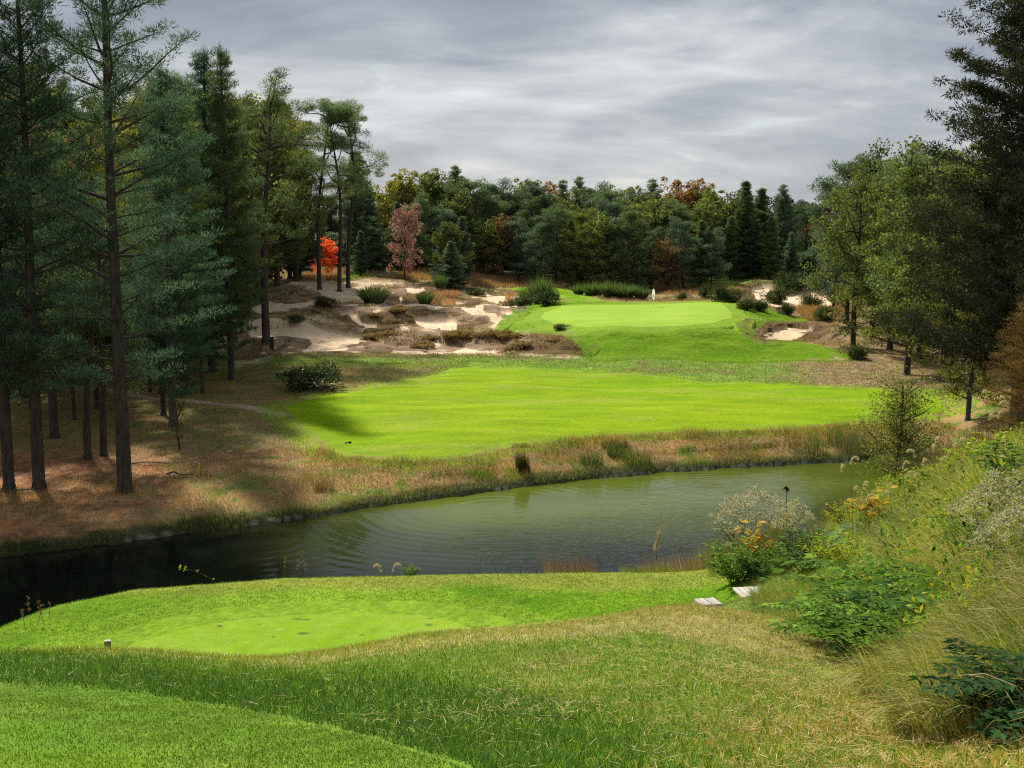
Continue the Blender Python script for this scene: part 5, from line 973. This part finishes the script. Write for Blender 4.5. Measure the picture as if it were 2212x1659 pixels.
# mixed leafy weeds growing through the long grass
nw_ = 750; x, y = fan(rg, nw_, 6, 30, .22, .52, .3); k = (x-.28*y+.5 > 1.2) & (fbm(x/1.2, y/1.2, 3, 231) > .46); x, y = x[k], y[k]; P0 = seat(x, y, 0); Lq, Cq = [], []
for j in range(14):
    hh_ = .18+.5*rg.random(len(x))*(.5+fbm(x/1.5, y/1.5, 2, 233)); q = P0+np.stack([rg.normal(size=len(x))*.07, rg.normal(size=len(x))*.07, hh_], 1); ls = .035+.0032*y
    Lq.append(leaf_quads(q, rvec(rg, len(x))+np.array([0, 0, .3]), ls, ls*.5, rg)); kind_ = fbm(x/2, y/2, 3, 232); c_ = np.where((kind_ > .55)[:, None], pal(rg, len(x), YL, [1, 1, 2]), np.where((kind_ > .48)[:, None], pal(rg, len(x), GRN, [1, 1, 1]), pal(rg, len(x), DK+((.22, .26, .16),), [1, 1, 1, 1]))); Cq.append(np.repeat(c_, 4, 0))
q = np.concatenate(Lq); tag(link('bank_weeds', new_mesh('bank_weeds', q, np.arange(len(q)).reshape(-1, 4), np.concatenate(Cq), smooth=False), LEAFM), 'mixed green and yellow leafy weeds growing through the bank grass', kind='stuff')
# darker reeds and dry grass between the bank and the pond end
def patch_arcs(n, px0, px1, Y0, Y1, h, w, cols, wts, bend, dirv=(-1, 0, 0)):
    Y = rg.uniform(Y0, Y1, n); x = (rg.uniform(px0, px1, n)-1106)/FPX*Y; k = insd(x, Y, POND) < .4; x, Y = x[k], Y[k]; return arcs(seat(x, Y, -.02), h, w, np.tile(np.array(dirv, float), (len(x), 1)), bend, rg, pal(rg, len(x), cols, wts, .3), 3)
arc_obj('pond_end_reeds', 'grey green and tan reeds crowding the right end of the pond', [
  patch_arcs(9000, 1800, 2250, 30, 44, .8, .018, [(.13, .14, .05), (.20, .18, .08), (.30, .23, .12), (.09, .11, .04)], [3, 2, 2, 2], .9),
  patch_arcs(12000, 1850, 2250, 44, 74, .9, .028, [(.12, .15, .05), (.22, .19, .09), (.32, .24, .12), (.08, .11, .035)], [3, 2, 2, 2], .6)])
arc_obj('bench_dry_grass', 'dry tan grass on the low bench by the near shore', [
  patch_arcs(6000, 1395, 1560, 32, 37, .75, .014, [(.46, .34, .19), (.38, .26, .14), (.52, .42, .26)], [2, 2, 1], .5), patch_arcs(1800, 1180, 1300, 31.5, 34, .75, .010, [(.36, .22, .14), (.28, .17, .10)], [1, 1], .6),
  patch_arcs(16000, 1640, 1820, 13, 31, .22, .010, [(.36, .38, .09), (.48, .42, .17), (.20, .28, .05)], [2, 2, 2], 1.2), patch_arcs(2500, 1350, 1470, 31, 33, .35, .012, [(.28, .34, .07), (.42, .40, .14)], [1, 1], 1.0), patch_arcs(3000, 1540, 1720, 29, 34, .8, .013, [(.22, .28, .06), (.36, .33, .12)], [1, 1], .8)])
# green reeds in the margin across the pond
def reed_clump(px, py, w, h, label, cols=((.14, .22, .05), (.20, .28, .07), (.10, .16, .04)), n=260, dense=.03):
    p = GG(px, py, 45, 90); a = rg.random(n)*6.28; e = w/2*np.sqrt(rg.random(n)); x = p[0]+np.cos(a)*e; y = p[1]+np.sin(a)*e*.8
    P0 = seat(x, y, -.03)-p; V, F, c = arcs(P0, h, dense, np.tile([-.6, -.2, 0.], (n, 1)), .35, rg, pal(rg, n, cols, [1]*len(cols)), 3)
    o = link('reed_clump', new_mesh('reed_clump', V, F, c), TM); o.location = p; tag(o, label, 'reeds')
reed_clump(1040, 1030, 1.8, .45, 'bright green low reed patch on the far pond bank', ((.14, .30, .03), (.18, .34, .04)), 380)
reed_clump(1130, 1018, .9, 1.1, 'dark brown bushy stalks on the far pond bank', ((.09, .07, .04), (.06, .06, .03)), 300, .04)
reed_clump(1275, 1002, 1.6, .9, 'tall green reed clump, left one of the pair', n=300); reed_clump(1370, 1000, 2.2, .9, 'tall green reed clump, right one of the pair', n=340)
reed_clump(1330, 985, 1.3, .8, 'short green reeds between the two tall clumps', n=260); reed_clump(1330, 968, 1.8, .5, 'dark low bush at the fairway edge', ((.07, .10, .03), (.10, .12, .04)), 320, .05)
reed_clump(1840, 970, 3.2, 1.2, 'dark green cattails near the pond end', ((.11, .17, .05), (.17, .23, .07), (.3, .26, .12)), 420, .035); reed_clump(1740, 975, 2.8, .9, 'cattail patch left of the pond end', ((.12, .18, .05), (.18, .23, .07), (.3, .26, .12)), 260, .035)
reed_clump(60, 1195, 2.0, .35, 'dark green sedge tuft at the left waterline', ((.04, .08, .02), (.06, .11, .03)), 300, .04); reed_clump(430, 1135, 2.2, .4, 'green sedge at the waterline below the pine straw', ((.09, .14, .03), (.14, .18, .05)), 300, .04)
reed_clump(1125, 965, 1.2, .3, 'thin sedge at the fairway edge', n=120); reed_clump(500, 1128, 2.2, .4, 'second green sedge patch at the waterline', ((.10, .15, .03), (.17, .19, .06)), 300, .04); reed_clump(700, 1060, 1.2, .7, 'dry stalks above the waterline', ((.30, .20, .10), (.22, .15, .08)), 220, .03)
# ---- broom shrubs and dark bushes on the dunes
def broom(seed, n=900, h=1.7, w=1.5, cols=((.10, .17, .05), (.15, .22, .07), (.07, .12, .04)), bend=.35, wd=.05):
    r0 = np.random.default_rng(seed); a = r0.random(n)*6.28; e = np.sqrt(r0.random(n)); P0 = np.stack([np.cos(a)*e*w*.25, np.sin(a)*e*w*.25, np.full(n, -.05)], 1); dv = np.stack([np.cos(a)*e*w*.55, np.sin(a)*e*w*.55, np.zeros(n)], 1)
    s = np.ones(n)*h*(1-.35*e); a2 = P0; V, F, c = arcs(a2, s, wd, dv, .25+.75*0, r0, pal(r0, n, cols, [1]*len(cols), .35), 3)
    off = np.repeat(e*.55*w, 8)[:, None]*np.repeat(np.stack([np.cos(a), np.sin(a), np.zeros(n)], 1), 8, 0)*np.clip(V[:, 2:3]/h, 0, 1); V = V+off
    return new_mesh('foliage', V, F, c)
def dome(seed, n=1500, h=1.3, w=1.6, cols=((.045, .075, .03), (.08, .11, .04), (.03, .05, .025))):
    r0 = np.random.default_rng(seed); nc = 40; cen = r0.normal(size=(nc, 3))*np.array([w*.32, w*.32, h*.22])+np.array([0, 0, h*.45]); cen[:, 2] = np.abs(cen[:, 2]); q, s = needles(cen, np.full((nc, 3), .3*h), n//nc*2, .25, .07, r0, up=.5)
    return tri_mesh('foliage', q, s, 3, pal(r0, len(s), cols, [1]*len(cols), .2))
BR = [broom(501), broom(502, h=1.5, w=1.9), broom(503, n=1100, h=1.3, w=2.2)]; HM = dome(513, n=2600, h=.9, w=2.2, cols=((.42, .28, .14), (.26, .17, .085), (.54, .40, .21), (.20, .17, .07)))
DM = [dome(511), dome(512, cols=((.08, .11, .035), (.12, .14, .05), (.06, .08, .03)))]
stemm = tubes([(np.array([(0, 0, -.2), (0, 0, .5)]), np.array([.05, .03]))]+[(np.array([(0, 0, 0), (math.cos(a)*.25, math.sin(a)*.25, .5), (math.cos(a)*.4, math.sin(a)*.4, .9)]), np.array([.03, .02, .01])) for a in (0, 2, 4)]); STM = new_mesh('stem', *stemm)
def fbush(me, px, py, top, hh, label, name='broom_shrub', wide=1.0, y0=100, y1=215):
    p = GG(px, py, y0, y1); s = max((P(px, top, p[1])[2]-p[2])/hh, .3); r = empty(name, p, random.random()*6, (s*wide, s*wide, s)); tag(r, label, 'shrub')
    o = bpy.data.objects.new('foliage', me); COL.objects.link(o); o.parent = r; me.materials.append(TM) if not len(me.materials) else None
    o = bpy.data.objects.new('stem', STM); COL.objects.link(o); o.parent = r; STM.materials.append(STEM) if not len(STM.materials) else None
fbush(BR[2], 808, 654, 614, 1.3, 'wide broom shrub below the crooked pines', wide=1.1); fbush(BR[0], 952, 626, 591, 1.7, 'upright broom shrub on the dune crest'); fbush(BR[1], 918, 657, 626, 1.5, 'broom shrub in front of the crest one')
fbush(BR[0], 1168, 655, 594, 1.7, 'tall broom shrub left of the green approach', wide=1.0); fbush(BR[1], 1140, 650, 618, 1.5, 'lower broom beside the tall one'); fbush(DM[0], 1180, 658, 632, 1.3, 'dark low bush at the foot of the tall broom', 'low_bush')
for i, (px, py, tp, lb) in enumerate([(1250,636,612,'first broom of the row behind the green, from the left'),(1282,638,606,'second broom of the row behind the green'),(1318,640,604,'third broom of the row behind the green'),(1350,642,610,'fourth broom of the row behind the green'),(1385,646,618,'last broom of the row, left of the flag')]): fbush(BR[1+i % 2], px, py, tp, (1.5, 1.3)[i % 2], lb, wide=1.1, y0=160)
for px, py, tp, lb, k in [(1474,648,632,'low bush right of the flag',1),(1522,640,620,'dark bush behind the green toward the right hill',0),(1560,650,622,'dark bush at the foot of the right hill',0),(1584,652,624,'green bush at the foot of the right hill',1),(1612,668,645,'bush just behind the right end of the green',1),(1677,655,620,'tree shaped bush before the far bunker',1),(1705,632,596,'dark bush on the upper lip of the far bunker',0),(1735,632,602,'second dark bush on the upper bunker lip',0),(1750,668,636,'shaggy bush island in the far bunker',1),(1640,672,648,'low bush right of the green shoulder',1),(1780,690,662,'brown green bush on the right slope',1),(1700,680,660,'low shrub line below the far bunker',0),(1850,775,745,'low weeds under the leaning oak',1)]:
    fbush(DM[k], px, py, tp, 1.3, lb, 'low_bush', wide=.8)
for cx_, cy_ in ((860,800),(985,775),(1100,800),(1230,850),(1290,800),(1420,800),(1500,790),(1570,790),(1650,785),(1740,780),(1830,790),(1920,795),(1880,880),(1960,868),(2040,850),(2110,830),(2180,820),(2250,830),(2320,840),(2380,870),(1000,690),(1060,600),(880,640),(1580,600),(1690,610),(1850,560),(760,560),(520,560)):
    if random.random() < .3: continue
    px_, py_ = C3([(cx_, cy_)])[0]; p = GG(px_, py_, 105, 190); s = .45+.5*random.random(); r = empty('grass_hummock', p, random.random()*6, (s, s, s*.8)); tag(r, 'shaggy brown and golden grass hummock among the sand bunkers', 'grass hummock', 'shaggy hummocks in the sandy waste')
    o = bpy.data.objects.new('foliage', HM); COL.objects.link(o); o.parent = r; HM.materials.append(TMD) if not len(HM.materials) else None
fbush(DM[0], 664, 838, 797, 1.3, 'dark low juniper bush on the rough left of the fairway', 'juniper_bush', wide=1.6, y0=70, y1=120)
for px, py, tp, lb in [(1210,712,700,'dark ground bush left below the green'),(1130,660,640,'weedy bush at the sand edge'),(1030,640,622,'olive bush on the dune slope'),(640,700,680,'dark scrub above the big sand face'),(700,660,640,'scrub under the crooked pines')]: fbush(DM[1], px, py, tp, 1.3, lb, 'low_bush', wide=1.3)
# ---- young trees near the pond end
proto('juniper', spruce(601, 3.7, .045, .30, .85, per=60, nl=.08, nw=.035, drop=-.45, step=.36, power=.5, jagged=.8, flatz=.9, den=2.4)); proto('rusty', white_pine(602, 12, .16, .02, 4.6, per=70, nl=.13, nw=.035, drop=.1, step=.5, dens=1.3, tp=.5)); proto('sapling', broadleaf(603, 4.2, .035, .2, .8, per=5, L=.12, Wd=.07, nb=12, clump=.25, bare=.2))
T('juniper', 3.7, 1948, 1100, 826, 'pine_olive', 'dark', 'young_juniper', 'slender young juniper standing alone at the pond end', Y=37, cat='tree', wide=1.05)
LM['rust_needles'] = leaf_mat('rust_needles', (.10, .055, .025), (.20, .13, .05), .35, 0); T('rusty', 12, 2250, 1000, 655, 'rust_needles', 'brown', 'rusty_cypress', 'rusty brown feathery conifer at the right edge above the bank', Y=44, rz=1.2)
T('sapling', 4.2, 388, 972, 855, 'leaf_olive', 'brown', 'sapling', 'thin nearly bare sapling on the left bank beside the grey trunk', y1=100); 
# ------------------------------------------------------------------ small made things
def smat(name, c, rough=.7, noise=.2, scale=12, sx=1.0):
    m, nt, out = newmat(name); L = nt.links.new; tc = N(nt, 'ShaderNodeTexCoord'); mp = N(nt, 'ShaderNodeMapping'); mp.inputs['Scale'].default_value = (sx, 1, 1); L(tc.outputs['Object'], mp.inputs[0])
    n = N(nt, 'ShaderNodeTexNoise', Scale=scale, Detail=5.0); L(mp.outputs[0], n.inputs['Vector']); b = N(nt, 'ShaderNodeBsdfPrincipled', Roughness=rough)
    L(ramp(nt, n.outputs[0], [(.3, tuple(v*(1-noise) for v in c)), (.7, tuple(min(v*(1+noise), 1) for v in c))]), b.inputs['Base Color']); bp = N(nt, 'ShaderNodeBump', Strength=.4, Distance=.01); L(n.outputs[0], bp.inputs['Height']); L(bp.outputs[0], b.inputs['Normal']); L(b.outputs[0], out.inputs[0]); return m
import bmesh
def box(name, size, loc, mat, parent=None, bev=.008, rot=(0, 0, 0), taper=0):
    bm = bmesh.new(); bmesh.ops.create_cube(bm, size=1.0)
    for v in bm.verts: v.co = Vector((v.co.x*size[0], v.co.y*size[1], v.co.z*size[2]))
    for v in bm.verts:
        if v.co.z > 0 and v.co.x > 0: v.co.z -= taper
    bmesh.ops.bevel(bm, geom=bm.edges[:], offset=bev, segments=2, affect='EDGES'); me = bpy.data.meshes.new(name); bm.to_mesh(me); bm.free(); o = link(name, me, mat, parent); o.location = loc; o.rotation_euler = rot; return o
WG = smat('weathered_wood', (.16, .12, .08), .85, .35, 8, 6); WB = smat('pale_boards', (.42, .39, .34), .85, .45, 9, .25); BLK = smat('black_box', (.015, .016, .018), .5); YEL = smat('yellow_stake', (.75, .42, .04), .6); WHT = leaf_mat('white_cloth', (.85, .85, .85), (.9, .9, .9), .5, 0, tcol=(1, 1, 1)); MET = smat('pole_paint', (.35, .35, .33), .5, .1)
p = PZ(233, 1406, 5.13); g = hgt(p[0], p[1]); r = empty('tee_post', (p[0], p[1], g), .5); tag(r, 'short weathered wooden post at the left front of the lower tee', 'post'); box('post', (.13, .11, .34), (0, 0, .12), WG, r, .015, taper=.02); box('post_cap', (.135, .115, .02), (0, 0, .285), WB, r, .006)
def board_step(px, py, label, w, d, n, rz, tilt):
    p = NP(px, py, 12, 34); r = empty('wooden_step', (p[0], p[1], p[2]+.04), rz); r.rotation_euler = (tilt, 0, rz); tag(r, label, 'wooden step')
    for i in range(n): box('plank', (w, d/n-.012, .05), (0.01*(i % 2), (i-(n-1)/2)*d/n, 0), WB, r, .006)
board_step(1628, 1284, 'pale plank step set in the dry grass below the leafy bush', .8, .8, 3, R(97), 0); board_step(1530, 1314, 'lower pale plank step half sunk in the grass', .24, .24, 2, R(105), 0)
p = GG(588, 757, 90, 150); s = p[1]/FPX; r = empty('waste_bin', p); tag(r, 'black box bin beside the sandy path', 'bin'); h = 29*s; box('body', (8*s, 8*s, h), (0, 0, h/2-.05), BLK, r, .02); box('lid', (9.2*s, 9.2*s, .06), (0, 0, h-.02), BLK, r, .015); box('base_plate', (22*s, 10*s, .05), (-4*s, 0, .03), BLK, r, .01)
p = GG(430, 1031, 45, 90); s = p[1]/FPX; r = box('hazard_stake', (.07, .07, 32*s), (p[0], p[1], p[2]+15*s), YEL, None, .01, (0, .04, .3)); tag(r, 'yellow hazard stake on the left bank', 'stake')
p = GG(1411, 662, 130, 180); s = p[1]/FPX; hp = 37*s; r = empty('flagstick', p); tag(r, 'flagstick with a limp white flag on the putting green', 'flag')
tv, tf = tubes([(np.array([(0, 0, -.1), (0, 0, hp)]), np.array([.022, .018]))], 8); link('pole', new_mesh('pole', tv, tf), MET, r)
nz_, nx_ = 16, 8; fv = []
for i in range(nz_+1):
    t = i/nz_; wd = .46*math.sin(math.pi*min(1, (.06+t*.94)))**.7*(1-.15*t)
    for j in range(nx_+1): u = j/nx_; fv.append((-.42*wd*1.0+wd*u*1.0*(.9), .10*math.sin(u*9+t*2)*t, hp-.02-t*1.42-.25*u*t+(.10*u)))
ff = [(i*(nx_+1)+j, i*(nx_+1)+j+1, (i+1)*(nx_+1)+j+1, (i+1)*(nx_+1)+j) for i in range(nz_) for j in range(nx_)]
fo = link('flag', new_mesh('flag', np.array(fv), np.array(ff), np.ones((len(fv), 3))), WHT, r)
tx = bpy.data.curves.new('numeral', 'FONT'); tx.body = '4'; tx.size = .5; tx.extrude = .01; tx.align_x = 'CENTER'; to = bpy.data.objects.new('numeral', tx); COL.objects.link(to); to.parent = fo; to.location = (-.04, -.16, hp-1.0); to.rotation_euler = (R(90), 0, 0); tx.materials.append(BLK)
bpy.context.view_layer.update(); nm_ = bpy.data.meshes.new_from_object(to); bpy.data.objects.remove(to); to = link('numeral', nm_, BLK, fo); to.location = (-.04, -.16, hp-1.0); to.rotation_euler = (R(90), 0, 0)
p = GG(752, 957, 50, 110); s = p[1]/FPX; r = empty('distance_marker', p, .1); tag(r, 'small black and white marker plate lying on the fairway', 'marker'); box('base', (14*s, .2, .06), (0, 0, .03), BLK, r, .01); box('plate', (7*s, .18, .04), (4*s, -.02, .07), WHT, r, .01)
def branch(px, py, pts, label, r0=.06, mat='grey'):
    p = GG(px, py, 45, 90); tv, tf = tubes([(np.array(pts, float), np.linspace(r0, r0*.4, len(pts)))], 6); o = link('fallen_branch', new_mesh('fallen_branch', tv, tf), BARK[mat]); o.location = p; tag(o, label, 'branch')
branch(395, 1030, [(-.9, 0, .15), (-.5, 0, .3), (-.1, 0, .12), (.4, 0, .16), (.9, 0, .05)], 'crooked dark fallen branch right of the huge pine'); branch(452, 1030, [(-.5, .1, .12), (0, 0, .08), (.5, -.2, .04)], 'short pale log beside the yellow stake', .05)
branch(330, 1005, [(-1.2, 0, .1), (-.4, 0, .2), (.5, .1, .14), (1.2, 0, .05)], 'pale fallen branch behind the huge pine trunk', .04); branch(60, 1065, [(-.8, 0, .1), (0, 0, .2), (.6, 0, .3)], 'broken branch between the two left pines', .05)
def stone(px, py, s, label, mat=None):
    p = GG(px, py, 45, 100); r0 = np.random.default_rng(px); bm = bmesh.new(); bmesh.ops.create_icosphere(bm, subdivisions=2, radius=s)
    for v in bm.verts: v.co = Vector((v.co.x*1.3, v.co.y, v.co.z*.6))*(1+.25*(r0.random()-.5))
    me = bpy.data.meshes.new('stone'); bm.to_mesh(me); bm.free(); o = link('stone', me, mat or WB); o.location = p; tag(o, label, 'stone')
stone(495, 975, .14, 'pale stone on the left bank below the path'); stone(472, 1042, .12, 'small stone on the pine straw'); stone(250, 1085, .14, 'dark stump like stone near the huge pine', BARK['brown'])
